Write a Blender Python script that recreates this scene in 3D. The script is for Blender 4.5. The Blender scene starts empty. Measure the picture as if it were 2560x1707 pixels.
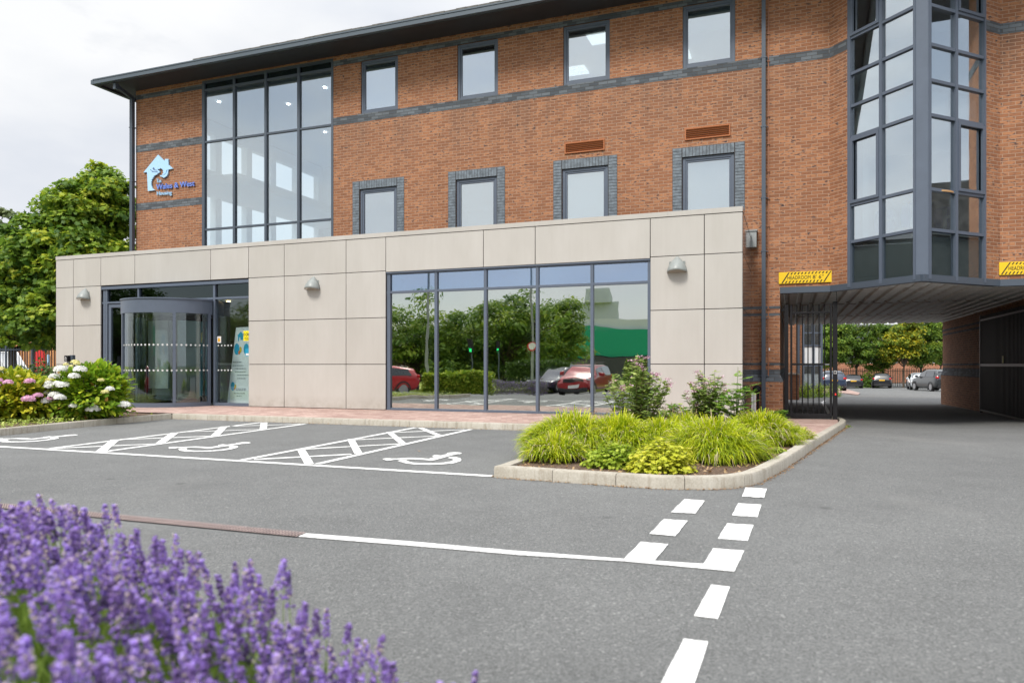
import bpy, math, random
import numpy as np
from mathutils import Vector, Matrix
from mathutils.geometry import tessellate_polygon
random.seed(7); rng = np.random.default_rng(11)
sc = bpy.context.scene
col = sc.collection
R = math.radians

# ------------------------------------------------------------------ camera
EYE = 1.10; F = 1831.0; CX = 1280.0; HY = 913.0
cam = bpy.data.cameras.new('camera'); camo = bpy.data.objects.new('camera', cam); col.objects.link(camo)
camo.location = (0, 0, EYE); camo.rotation_euler = (R(90), 0, 0)
cam.sensor_width = 36; cam.lens = F / 2560 * 36
cam.shift_y = (HY - 853.5) / 2560
cam.clip_start = 0.05; cam.clip_end = 4000
cam.dof.use_dof = True; cam.dof.focus_distance = 15.0; cam.dof.aperture_fstop = 2.5
sc.camera = camo

# ------------------------------------------------------------------ light
SUN_EL, SUN_AZ = R(50), R(215)      # azimuth clockwise from +Y
w = bpy.data.worlds.new('World'); sc.world = w; w.use_nodes = True
nt = w.node_tree; nt.nodes.clear(); N = nt.nodes.new; L = nt.links.new
wo = N('ShaderNodeOutputWorld'); bg = N('ShaderNodeBackground'); bg2 = N('ShaderNodeBackground'); mx = N('ShaderNodeMixShader')
sky = N('ShaderNodeTexSky'); sky.sky_type = 'NISHITA'; sky.sun_disc = False
sky.sun_elevation = SUN_EL; sky.sun_rotation = SUN_AZ
bg.inputs[1].default_value = 0.10; L(sky.outputs[0], bg.inputs[0])
tc = N('ShaderNodeTexCoord'); mp = N('ShaderNodeMapping'); mp.inputs['Scale'].default_value = (1, 1, 2.2)
L(tc.outputs['Generated'], mp.inputs[0])
n1 = N('ShaderNodeTexNoise'); n1.inputs['Scale'].default_value = 1.7; n1.inputs['Detail'].default_value = 7; n1.inputs['Roughness'].default_value = .55
L(mp.outputs[0], n1.inputs[0])
sx = N('ShaderNodeSeparateXYZ'); L(tc.outputs['Generated'], sx.inputs[0])
ma = N('ShaderNodeMath'); ma.operation = 'MULTIPLY_ADD'; ma.inputs[1].default_value = .02; L(sx.outputs[1], ma.inputs[0]); L(n1.outputs[0], ma.inputs[2])
cr = N('ShaderNodeValToRGB'); cr.color_ramp.elements[0].position = .36; cr.color_ramp.elements[0].color = (.45,.45,.45,1)
cr.color_ramp.elements[1].position = .50; cr.color_ramp.elements[1].color = (1,1,1,1); L(ma.outputs[0], cr.inputs[0])
n2 = N('ShaderNodeTexNoise'); n2.inputs['Scale'].default_value = 2.6; n2.inputs['Detail'].default_value = 6; L(mp.outputs[0], n2.inputs[0])
cc = N('ShaderNodeValToRGB'); cc.color_ramp.elements[0].position = .36; cc.color_ramp.elements[0].color = (.73,.765,.83,1)
cc.color_ramp.elements[1].position = .60; cc.color_ramp.elements[1].color = (.93,.94,.955,1); L(n2.outputs[0], cc.inputs[0])
L(cc.outputs[0], bg2.inputs[0])
mr = N('ShaderNodeMapRange'); mr.interpolation_type = 'SMOOTHSTEP'      # an overcast sky is brighter overhead than at the horizon
for k_, v_ in (('From Min', .38), ('From Max', 1.0), ('To Min', .955), ('To Max', 2.7)): mr.inputs[k_].default_value = v_
L(sx.outputs[2], mr.inputs['Value']); L(mr.outputs[0], bg2.inputs[1])
L(cr.outputs[0], mx.inputs[0]); L(bg.outputs[0], mx.inputs[1]); L(bg2.outputs[0], mx.inputs[2]); L(mx.outputs[0], wo.inputs[0])
sun = bpy.data.lights.new('sun', 'SUN'); sun.energy = 2.7; sun.angle = R(14); sun.color = (1, .95, .87)
suno = bpy.data.objects.new('sun', sun); col.objects.link(suno)
sd = Vector((math.sin(SUN_AZ)*math.cos(SUN_EL), math.cos(SUN_AZ)*math.cos(SUN_EL), math.sin(SUN_EL)))
suno.rotation_euler = sd.to_track_quat('Z', 'Y').to_euler(); suno.location = sd*60
vs = sc.view_settings
sc.display_settings.display_device = 'sRGB'; vs.view_transform = 'Standard'; vs.look = 'None'; vs.exposure = 0.15; vs.gamma = 1; vs.use_curve_mapping = False
sc.cycles.max_bounces = 8; sc.cycles.transparent_max_bounces = 16; sc.cycles.caustics_reflective = False; sc.cycles.caustics_refractive = False

# ------------------------------------------------------------------ frame of the building
TH = R(-20.79); CT, ST = math.cos(TH), math.sin(TH)
def FW(s, D, z=0): return (s*CT - D*ST, s*ST + D*CT, z)      # building frame -> world
RX, RY, NX, NY = CT, ST, -ST, CT
def S(px, D):
    u = (px-CX)/F
    return D*(RY*0 + (CT*u - (-ST)))/(CT + (-ST)*u) if False else D*(CT*u + ST)/(CT - ST*u)
def ZD(px, D):
    u = (px-CX)/F
    return D/(CT - ST*u)
def H(px, py, D): return EYE + (HY-py)*ZD(px, D)/F
def sm(t): t = min(1, max(0, t)); return t*t*(3-2*t)
RAMP = [(-1e4,0),(9,0),(16,-.2),(29,-.38),(55,-.86),(77,-1.3),(130,-1.6),(4000,-1.6)]
def g(X, Y):
    for (a, va), (b, vb) in zip(RAMP, RAMP[1:]):
        if Y <= b: z = va+(vb-va)*(Y-a)/(b-a); break
    wgt = max(sm((X-1.5)/3.5), sm((Y-26)/8))
    return z*wgt - .5*sm((-X-6)/5)*sm((7-Y)/5)
def G(px, py, h=0):
    z = 0
    for _ in range(12):
        Y = (EYE-z-h)*F/(py-HY); X = Y*(px-CX)/F; z = .5*z+.5*g(X, Y)
    return (X, Y, z+h)
D1, D2 = 17.52, 14.2
SL = S(340, D1)           # left end of the brick front
PB = .11                  # base of the annex

# ------------------------------------------------------------------ materials
def nodes(name):
    m = bpy.data.materials.new(name); m.use_nodes = True
    t = m.node_tree; b = t.nodes['Principled BSDF']; return m, t, b
def pm(name, c, rough=.6, metal=0, spec=.5, noise=0, nscale=8, bump=0, bscale=40, coat=0, alpha=None):
    m, t, b = nodes(name)
    b.inputs['Base Color'].default_value = (*c, 1); b.inputs['Roughness'].default_value = rough; b.inputs['Metallic'].default_value = metal
    b.inputs['Specular IOR Level'].default_value = spec; b.inputs['Coat Weight'].default_value = coat
    if noise or bump:
        co = t.nodes.new('ShaderNodeTexCoord')
        if noise:
            n = t.nodes.new('ShaderNodeTexNoise'); n.inputs['Scale'].default_value = nscale; n.inputs['Detail'].default_value = 6; n.inputs['Roughness'].default_value = .65
            t.links.new(co.outputs['Object'], n.inputs[0])
            r = t.nodes.new('ShaderNodeValToRGB'); r.color_ramp.elements[0].position = .3; r.color_ramp.elements[1].position = .7
            r.color_ramp.elements[0].color = (*[v*(1-noise) for v in c], 1); r.color_ramp.elements[1].color = (*[min(1, v*(1+noise)) for v in c], 1)
            t.links.new(n.outputs[0], r.inputs[0]); t.links.new(r.outputs[0], b.inputs['Base Color'])
        if bump:
            n = t.nodes.new('ShaderNodeTexNoise'); n.inputs['Scale'].default_value = bscale; n.inputs['Detail'].default_value = 4
            t.links.new(co.outputs['Object'], n.inputs[0])
            bp = t.nodes.new('ShaderNodeBump'); bp.inputs['Strength'].default_value = 1; bp.inputs['Distance'].default_value = bump
            t.links.new(n.outputs[0], bp.inputs['Height']); t.links.new(bp.outputs[0], b.inputs['Normal'])
    return m
def emit(name, c, s):
    m, t, b = nodes(name); b.inputs['Base Color'].default_value = (*c, 1); b.inputs['Emission Color'].default_value = (*c, 1); b.inputs['Emission Strength'].default_value = s; return m
def mixc(t, fac, a, b, mode='MIX'):
    n = t.nodes.new('ShaderNodeMix'); n.data_type = 'RGBA'; n.blend_type = mode
    for i, v in ((0, fac), (6, a), (7, b)):
        if isinstance(v, (int, float)): n.inputs[i].default_value = v
        elif isinstance(v, tuple): n.inputs[i].default_value = (*v, 1) if len(v) == 3 else v
        else: t.links.new(v, n.inputs[i])
    return n.outputs[2]
def ramp(t, src, stops):
    r = t.nodes.new('ShaderNodeValToRGB'); e = r.color_ramp.elements
    while len(e) < len(stops): e.new(.5)
    for el, (p, c) in zip(e, stops): el.position = p; el.color = (*c, 1) if len(c) == 3 else c
    t.links.new(src, r.inputs[0]); return r.outputs[0]
def tnoise(t, vec, scale, detail=5, rough=.6, mscale=None):
    if mscale:
        m = t.nodes.new('ShaderNodeMapping'); m.inputs['Scale'].default_value = mscale; t.links.new(vec, m.inputs[0]); vec = m.outputs[0]
    n = t.nodes.new('ShaderNodeTexNoise'); n.inputs['Scale'].default_value = scale; n.inputs['Detail'].default_value = detail; n.inputs['Roughness'].default_value = rough
    t.links.new(vec, n.inputs[0]); return n.outputs[0]

ZST = 6.745+EYE
def brick_mat(name, c1, c2, mortar, bw=.225, rh=.075, ms=.010, drag=True, off=.5, stain=()):
    m, t, b = nodes(name); tcn = t.nodes.new('ShaderNodeTexCoord'); uv = tcn.outputs['UV']
    br = t.nodes.new('ShaderNodeTexBrick'); br.offset = off; t.links.new(uv, br.inputs[0])
    for k, v in (('Scale', 1), ('Mortar Size', ms*.5), ('Mortar Smooth', .15), ('Bias', 0), ('Brick Width', bw), ('Row Height', rh)): br.inputs[k].default_value = v
    br.inputs['Color1'].default_value = (0, 0, 0, 1); br.inputs['Color2'].default_value = (1, 1, 1, 1); br.inputs['Mortar'].default_value = (.5, .5, .5, 1)
    mid = tuple((p+q)/2 for p, q in zip(c1, c2))
    base = ramp(t, br.outputs['Color'], [(0, tuple(v*.8 for v in c1)), (.3, c1), (.7, c2), (1, tuple(min(1, v*1.18) for v in c2))])
    fine = tnoise(t, uv, 60, 4)
    base = mixc(t, .35, base, ramp(t, fine, [(.3, tuple(v*.6 for v in mid)), (.7, tuple(min(1, v*1.35) for v in mid))]))
    if drag:
        # dark dragged marks that run along single bricks
        dn = tnoise(t, uv, 1, 3, .6, (9, 30, 1))
        dm = ramp(t, dn, [(.535, (0, 0, 0)), (.60, (1, 1, 1))])
        sel = ramp(t, br.outputs['Color'], [(.0, (.25,)*3), (.55, (.45,)*3), (.78, (1,)*3)])
        mu = mixc(t, 1.0, dm, sel, 'MULTIPLY')
        base = mixc(t, mu, base, (.075, .05, .05))
    big = tnoise(t, uv, .45, 5)
    base = mixc(t, 1.0, base, ramp(t, big, [(.3, (.84, .82, .80)), (.7, (1.08, 1.08, 1.08))]), 'MULTIPLY')
    for zs0 in stain:            # rain streaks that run down from the blue string course
        sp = t.nodes.new('ShaderNodeSeparateXYZ'); t.links.new(uv, sp.inputs[0])
        f1 = t.nodes.new('ShaderNodeMapRange'); f1.inputs['From Min'].default_value = zs0-1.5; f1.inputs['From Max'].default_value = zs0; t.links.new(sp.outputs[1], f1.inputs['Value'])
        lt = t.nodes.new('ShaderNodeMath'); lt.operation = 'LESS_THAN'; lt.inputs[1].default_value = zs0; t.links.new(sp.outputs[1], lt.inputs[0])
        m1 = t.nodes.new('ShaderNodeMath'); m1.operation = 'MULTIPLY'; t.links.new(f1.outputs[0], m1.inputs[0]); t.links.new(lt.outputs[0], m1.inputs[1])
        m2 = t.nodes.new('ShaderNodeMath'); m2.operation = 'MULTIPLY'; t.links.new(m1.outputs[0], m2.inputs[0]); t.links.new(ramp(t, tnoise(t, uv, 1, 5, .6, (1.3, .12, 1)), [(.42, (0,)*3), (.62, (.55,)*3)]), m2.inputs[1])
        base = mixc(t, m2.outputs[0], base, (.115,.075,.06))
    base = mixc(t, br.outputs['Fac'], base, mortar)
    t.links.new(base, b.inputs['Base Color']); b.inputs['Roughness'].default_value = .85
    inv = t.nodes.new('ShaderNodeMath'); inv.operation = 'SUBTRACT'; inv.inputs[0].default_value = 1; t.links.new(br.outputs['Fac'], inv.inputs[1])
    bp = t.nodes.new('ShaderNodeBump'); bp.inputs['Distance'].default_value = .006; bp.inputs['Strength'].default_value = .8
    t.links.new(inv.outputs[0], bp.inputs['Height']); t.links.new(bp.outputs[0], b.inputs['Normal'])
    return m

def glass_mat(name, refl, tint=(.8,.88,.9), gtint=(.93,.97,1), wav=.0025, ws=.9, rough=0.0):
    m = bpy.data.materials.new(name); m.use_nodes = True; t = m.node_tree; t.nodes.clear()
    o = t.nodes.new('ShaderNodeOutputMaterial'); mxs = t.nodes.new('ShaderNodeMixShader'); gl = t.nodes.new('ShaderNodeBsdfGlossy'); tr = t.nodes.new('ShaderNodeBsdfTransparent')
    gl.inputs['Roughness'].default_value = rough; gl.inputs['Color'].default_value = (*gtint, 1); tr.inputs[0].default_value = (*tint, 1)
    fr = t.nodes.new('ShaderNodeLayerWeight'); pw = t.nodes.new('ShaderNodeMath'); pw.operation = 'POWER'; pw.inputs[1].default_value = 3.5; t.links.new(fr.outputs['Facing'], pw.inputs[0])
    ad = t.nodes.new('ShaderNodeMath'); ad.operation = 'MULTIPLY_ADD'; ad.use_clamp = True; ad.inputs[1].default_value = 1-refl; ad.inputs[2].default_value = refl; t.links.new(pw.outputs[0], ad.inputs[0])
    co = t.nodes.new('ShaderNodeTexCoord')
    n = t.nodes.new('ShaderNodeTexNoise'); n.inputs['Scale'].default_value = ws; n.inputs['Detail'].default_value = 1.5; t.links.new(co.outputs['UV'], n.inputs[0])
    bp = t.nodes.new('ShaderNodeBump'); bp.inputs['Strength'].default_value = 1; bp.inputs['Distance'].default_value = wav
    t.links.new(n.outputs[0], bp.inputs['Height']); t.links.new(bp.outputs[0], gl.inputs['Normal'])
    t.links.new(ad.outputs[0], mxs.inputs[0]); t.links.new(tr.outputs[0], mxs.inputs[1]); t.links.new(gl.outputs[0], mxs.inputs[2]); t.links.new(mxs.outputs[0], o.inputs[0])
    return m

def leaf_mat(name, stops, trans=.35, rough=.5):
    m = bpy.data.materials.new(name); m.use_nodes = True; t = m.node_tree; b = t.nodes['Principled BSDF']
    at = t.nodes.new('ShaderNodeAttribute'); at.attribute_name = 'tint'
    c = ramp(t, at.outputs['Fac'], stops)
    t.links.new(c, b.inputs['Base Color']); b.inputs['Roughness'].default_value = rough; b.inputs['Specular IOR Level'].default_value = .3
    o = t.nodes['Material Output']; tl = t.nodes.new('ShaderNodeBsdfTranslucent'); t.links.new(c, tl.inputs[0])
    ms = t.nodes.new('ShaderNodeMixShader'); ms.inputs[0].default_value = trans
    t.links.new(b.outputs[0], ms.inputs[1]); t.links.new(tl.outputs[0], ms.inputs[2]); t.links.new(ms.outputs[0], o.inputs[0])
    return m

M = {}
M['brick'] = brick_mat('orange_brick', (.30,.120,.056), (.44,.200,.096), (.42,.275,.19), ms=.013, stain=(ZST,))
M['brick_far'] = brick_mat('red_brick', (.40,.15,.08), (.50,.22,.12), (.40,.27,.2), drag=False)
M['bluebrick'] = pm('blue_brick', (.155,.185,.215), .45, noise=.45, nscale=9)
M['bluecourse'] = brick_mat('blue_brick_courses', (.065,.078,.094), (.155,.18,.205), (.075,.065,.06), drag=False)
M['mortar'] = pm('dark_mortar', (.05,.045,.045), .9)
M['frame'] = pm('grey_frame', (.105,.130,.175), .42, noise=.06, nscale=3)
M['framed'] = pm('dark_grey_frame', (.075,.095,.125), .45)
M['soffit'] = pm('soffit', (.045,.047,.052), .6, noise=.15, nscale=2)
M['gutter'] = pm('gutter', (.085,.11,.135), .4)
M['tile'] = pm('roof_tile', (.14,.135,.125), .9, noise=.4, nscale=9, bump=.02, bscale=14)
M['black'] = pm('black_metal', (.010,.010,.012), .55, spec=.3, noise=.2)
M['dark'] = pm('dark_backing', (.02,.02,.022), .8)
M['joint'] = pm('joint_backing', (.012,.008,.012), .9)
M['white'] = pm('white_paint', (.78,.78,.77), .5)
M['int_white'] = pm('interior_white', (.72,.74,.75), .8)
M['int_floor'] = pm('interior_floor', (.10,.10,.10), .5)
M['blind'] = pm('roller_blind', (.80,.82,.84), .8, noise=.03, nscale=2)
M['blue_panel'] = pm('light_blue_panel', (.30,.62,.76), .6)
M['teal'] = pm('teal_panel', (.01,.17,.24), .5)
M['oak'] = pm('oak_edge', (.55,.32,.14), .5)
M['chairblue'] = pm('chair_blue', (.03,.12,.42), .6)
M['grey'] = pm('light_grey_metal', (.30,.32,.32), .45, noise=.1)
M['lampg'] = pm('lamp_grey', (.26,.28,.27), .4, noise=.12, nscale=12)
M['lens'] = pm('lamp_lens', (.34,.30,.24), .15, coat=.5)
M['louvre'] = pm('louvre_orange', (.42,.135,.04), .5)
M['copper'] = pm('copper_tape', (.30,.13,.07), .45, metal=.2)
M['yellow'] = pm('sign_yellow', (.88,.58,.012), .45)
M['signblack'] = pm('sign_black', (.015,.014,.012), .5)
M['logo_l'] = pm('logo_pale_blue', (.44,.70,.95), .35)
M['logo_d'] = pm('logo_violet_blue', (.17,.27,.72), .35)
M['logo_side'] = pm('logo_side', (.09,.15,.30), .5)
M['g_sky'] = glass_mat('window_glass', .50, (.80,.88,.92), (.93,.98,1.0), .0015)
M['g_curt'] = glass_mat('stair_glass', .38, (.86,.94,.97), (.95,.99,1.0), .001)
M['g_annex'] = glass_mat('mirror_glass', .56, (.55,.60,.58), (.98,1,.96), .0030, 1.1)
M['g_strip'] = glass_mat('blue_strip_glass', .50, (.55,.66,.80), (.66,.78,.95), .002, .8)
M['g_door'] = glass_mat('door_glass', .10, (.90,.94,.94), (.8,.85,.86), .002)
M['g_dark'] = glass_mat('dark_strip_glass', .12, (.25,.32,.32), (.55,.62,.62), .002)
M['g_span'] = glass_mat('spandrel_glass', .10, (.88,.90,.90), (.8,.88,.92), .001)
M['g_car'] = glass_mat('car_glass', .15, (.12,.14,.15), (.9,.95,1), .0)
M['gpass'] = None

# cladding: satin coated aluminium, faint streaks
m, t, b = nodes('cladding'); tcn = t.nodes.new('ShaderNodeTexCoord')
n = tnoise(t, tcn.outputs['UV'], 1.2, 5, .6, (1.2, .5, 1)); n_s = tnoise(t, tcn.outputs['UV'], 2.0, 6, .7, (6, .35, 1))
c = ramp(t, n, [(.3, (.475,.452,.418)), (.7, (.525,.502,.47))])
c = mixc(t, 1.0, c, ramp(t, n_s, [(.25, (.965,.96,.955)), (.6, (1,1,1))]), 'MULTIPLY')
oi = t.nodes.new('ShaderNodeObjectInfo'); c = mixc(t, 1.0, c, ramp(t, oi.outputs['Random'], [(0, (.955,.95,.94)), (1, (1.02,1.02,1.02))]), 'MULTIPLY')
sp = t.nodes.new('ShaderNodeSeparateXYZ'); t.links.new(tcn.outputs['UV'], sp.inputs[0]); mrg = t.nodes.new('ShaderNodeMapRange'); mrg.inputs['From Min'].default_value = .42; mrg.inputs['From Max'].default_value = .10; t.links.new(sp.outputs[1], mrg.inputs['Value'])
mm_ = t.nodes.new('ShaderNodeMath'); mm_.operation = 'MULTIPLY'; t.links.new(mrg.outputs[0], mm_.inputs[0]); t.links.new(ramp(t, tnoise(t, tcn.outputs['UV'], 5, 6, .7), [(.4, (.05,)*3), (.7, (.55,)*3)]), mm_.inputs[1]); c = mixc(t, mm_.outputs[0], c, (.26,.22,.17))
t.links.new(c, b.inputs['Base Color']); b.inputs['Roughness'].default_value = .42; b.inputs['Coat Weight'].default_value = .15; b.inputs['Coat Roughness'].default_value = .25
M['clad'] = m
M['cladside_shaded'] = pm('cladding_side_shaded', (.16,.145,.135), .12, coat=.6)  # return side of the cladding, its shade put into a darker base colour

# asphalt
m, t, b = nodes('asphalt'); tcn = t.nodes.new('ShaderNodeTexCoord'); oc = tcn.outputs['Object']
fine = tnoise(t, oc, 110, 6, .85)
vo = t.nodes.new('ShaderNodeTexVoronoi'); vo.inputs['Scale'].default_value = 88; t.links.new(oc, vo.inputs[0])
stone = ramp(t, vo.outputs['Color'], [(.0, (.058,.059,.059)), (.45, (.140,.143,.142)), (.8, (.205,.208,.205)), (1, (.46,.46,.45))])
c = mixc(t, .55, stone, ramp(t, fine, [(.36, (.045,.047,.046)), (.5, (.143,.146,.144)), (.64, (.34,.34,.335))]))
big = tnoise(t, oc, .22, 6, .6); med = tnoise(t, oc, 1.6, 6, .7)
c = mixc(t, 1.0, c, ramp(t, big, [(.3, (.84,.84,.84)), (.7, (1.12,1.12,1.11))]), 'MULTIPLY')
c = mixc(t, 1.0, c, ramp(t, med, [(.3, (.90,.90,.90)), (.7, (1.06,1.06,1.06))]), 'MULTIPLY')
c = mixc(t, ramp(t, tnoise(t, oc, .55, 8, .62), [(.56, (0,)*3), (.70, (.30,)*3)]), c, (.085,.085,.085))
c = mixc(t, ramp(t, tnoise(t, oc, .35, 7, .6, (1, .35, 1)), [(.58, (0,)*3), (.68, (.22,)*3)]), c, (.25,.245,.23))
drp = t.nodes.new('ShaderNodeTexVoronoi'); drp.inputs['Scale'].default_value = 1.1; t.links.new(oc, drp.inputs[0]); c = mixc(t, ramp(t, drp.outputs['Distance'], [(.03, (.5,)*3), (.075, (0,)*3)]), c, (.06,.06,.06))
speck = t.nodes.new('ShaderNodeTexVoronoi'); speck.inputs['Scale'].default_value = 7; t.links.new(oc, speck.inputs[0])
c = mixc(t, ramp(t, speck.outputs['Distance'], [(.0, (.8,)*3), (.018, (.8,)*3), (.024, (0,)*3)]), c, (.42,.41,.38))
crk = t.nodes.new('ShaderNodeTexVoronoi'); crk.feature = 'DISTANCE_TO_EDGE'; crk.inputs['Scale'].default_value = .16
wv = mixc(t, .25, oc, tnoise(t, oc, 1.1, 4)); t.links.new(wv, crk.inputs[0])
c = mixc(t, ramp(t, crk.outputs['Distance'], [(0, (.0,)*3), (.0012, (.0,)*3), (.0018, (0,)*3)]), c, (.05,.05,.05))
t.links.new(c, b.inputs['Base Color']); b.inputs['Roughness'].default_value = .9; b.inputs['Specular IOR Level'].default_value = .3
bp = t.nodes.new('ShaderNodeBump'); bp.inputs['Distance'].default_value = .004; t.links.new(fine, bp.inputs['Height']); t.links.new(bp.outputs[0], b.inputs['Normal'])
M['asphalt'] = m
# worn white road paint
m, t, b = nodes('road_paint'); tcn = t.nodes.new('ShaderNodeTexCoord'); oc = tcn.outputs['Object']
wn = tnoise(t, oc, 70, 6, .8); wb = tnoise(t, oc, 1.3, 4, .6)
ad = t.nodes.new('ShaderNodeMath'); ad.operation = 'MULTIPLY_ADD'; ad.inputs[1].default_value = .45; t.links.new(wb, ad.inputs[0]); t.links.new(wn, ad.inputs[2])
c = mixc(t, ramp(t, ad.outputs[0], [(.60, (1,)*3), (.68, (0,)*3)]), (.80,.80,.78), (.33,.33,.32))
t.links.new(c, b.inputs['Base Color']); b.inputs['Roughness'].default_value = .75; M['paint'] = m
# paving blocks
m = brick_mat('paving_blocks', (.36,.225,.19), (.50,.36,.31), (.26,.21,.19), .2, .1, .006, drag=False); M['paving'] = m
# concrete kerb
m, t, b = nodes('kerb_concrete'); tcn = t.nodes.new('ShaderNodeTexCoord'); oc = tcn.outputs['Object']
c = ramp(t, tnoise(t, oc, 2.5, 8, .7), [(.25, (.26,.225,.17)), (.5, (.42,.385,.32)), (.75, (.52,.49,.43))])
c = mixc(t, .3, c, ramp(t, tnoise(t, oc, 60, 4, .7), [(.3, (.2,.18,.15)), (.7, (.6,.57,.5))]))
c = mixc(t, ramp(t, tnoise(t, oc, 1, 6, .7, (16, 16, 1.5)), [(.50, (0,)*3), (.72, (.65,)*3)]), c, (.20,.155,.105))
t.links.new(c, b.inputs['Base Color']); b.inputs['Roughness'].default_value = .9
bp = t.nodes.new('ShaderNodeBump'); bp.inputs['Distance'].default_value = .003; t.links.new(tnoise(t, oc, 50), bp.inputs['Height']); t.links.new(bp.outputs[0], b.inputs['Normal'])
M['kerb'] = m
M['soil'] = pm('bark_mulch', (.12,.075,.048), .95, noise=.7, nscale=30, bump=.03, bscale=35)
M['grass_ground'] = pm('grass_ground', (.28,.34,.06), .9, noise=.3, nscale=3)
M['drain'] = pm('rusty_drain', (.27,.205,.19), .8, noise=.25, nscale=12)
M['bark'] = pm('bark', (.09,.07,.05), .9, noise=.4, nscale=8, bump=.02)
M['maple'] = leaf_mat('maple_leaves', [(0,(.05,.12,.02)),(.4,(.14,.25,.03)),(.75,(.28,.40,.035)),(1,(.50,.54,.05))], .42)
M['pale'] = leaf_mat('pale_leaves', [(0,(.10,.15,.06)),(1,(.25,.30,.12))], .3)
M['darkleaf'] = leaf_mat('dark_leaves', [(0,(.035,.08,.018)),(1,(.12,.20,.035))], .25)
M['midleaf'] = leaf_mat('mid_leaves', [(0,(.06,.13,.022)),(.6,(.17,.28,.035)),(1,(.34,.42,.05))], .35)
M['yelleaf'] = leaf_mat('yellow_leaves', [(0,(.20,.24,.02)),(.5,(.45,.42,.02)),(1,(.72,.56,.02))], .35)
M['hakone'] = leaf_mat('hakone_grass', [(0,(.08,.16,.010)),(.35,(.25,.36,.012)),(.8,(.60,.66,.016)),(.93,(.72,.68,.06)),(1,(.66,.56,.36))], .30)
M['hydleaf'] = leaf_mat('hydrangea_leaves', [(0,(.09,.20,.018)),(.5,(.26,.43,.025)),(.85,(.52,.58,.04)),(1,(.50,.26,.07))], .35)
M['hydleaf_y'] = leaf_mat('hydrangea_yellow_leaves', [(0,(.14,.24,.018)),(.5,(.42,.48,.025)),(.85,(.70,.60,.05)),(1,(.60,.30,.07))], .35)
M['petw'] = leaf_mat('white_petals', [(0,(.80,.80,.76)),(1,(.92,.92,.88))], .2)
M['pety'] = leaf_mat('cream_petals', [(0,(.70,.66,.25)),(1,(.85,.80,.45))], .2)
M['petp'] = leaf_mat('pink_petals', [(0,(.66,.30,.50)),(1,(.86,.58,.72))], .2)
M['ger'] = leaf_mat('geranium_leaves', [(0,(.14,.26,.02)),(.6,(.34,.46,.04)),(1,(.58,.62,.08))], .35)
M['gery'] = leaf_mat('yellow_geranium', [(0,(.26,.34,.03)),(.7,(.60,.62,.05)),(1,(.75,.66,.10))], .35)
M['herb'] = leaf_mat('herb_leaves', [(0,(.17,.27,.07)),(.6,(.34,.46,.12)),(1,(.55,.62,.20))], .35)
M['herbf'] = leaf_mat('herb_flowers', [(0,(.30,.09,.18)),(.5,(.62,.34,.46)),(1,(.85,.66,.76))], .2)
M['sorb'] = leaf_mat('rowan_leaves', [(0,(.10,.24,.03)),(.6,(.24,.44,.06)),(1,(.45,.58,.10))], .4)
M['dry'] = leaf_mat('dry_stems', [(0,(.25,.13,.06)),(.5,(.42,.28,.14)),(1,(.62,.50,.32))], .2)
M['lavf'] = leaf_mat('lavender_flowers', [(0,(.12,.08,.17)),(.25,(.25,.15,.42)),(.55,(.40,.25,.78)),(.8,(.58,.45,.92)),(.9,(.60,.47,.62)),(1,(.64,.54,.50))], .25)
M['lavmix'] = leaf_mat('lavender_border', [(0,(.12,.17,.05)),(.5,(.22,.24,.12)),(.6,(.25,.17,.40)),(1,(.36,.27,.52))], .25)
M['lavs'] = leaf_mat('lavender_stems', [(0,(.16,.26,.04)),(.6,(.32,.45,.09)),(1,(.52,.58,.34))], .3)
M['cover'] = leaf_mat('ground_cover', [(0,(.18,.28,.05)),(.7,(.42,.52,.09)),(1,(.60,.64,.20))], .35)
M['mixyel'] = leaf_mat('turning_leaves', [(0,(.07,.14,.02)),(.5,(.22,.30,.03)),(.7,(.45,.42,.03)),(1,(.66,.54,.03))], .35)
M['tyre'] = pm('tyre', (.015,.015,.016), .8); M['rim'] = pm('rim', (.45,.46,.48), .3, metal=.8)
M['redlamp'] = pm('tail_lamp', (.55,.01,.015), .2); M['headlamp'] = pm('head_lamp', (.75,.78,.8), .1)
M['plate_y'] = pm('number_plate_yellow', (.85,.48,.02), .5); M['plate_w'] = pm('number_plate_white', (.8,.8,.78), .5)
M['trim'] = pm('car_trim', (.02,.02,.022), .5)

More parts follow.
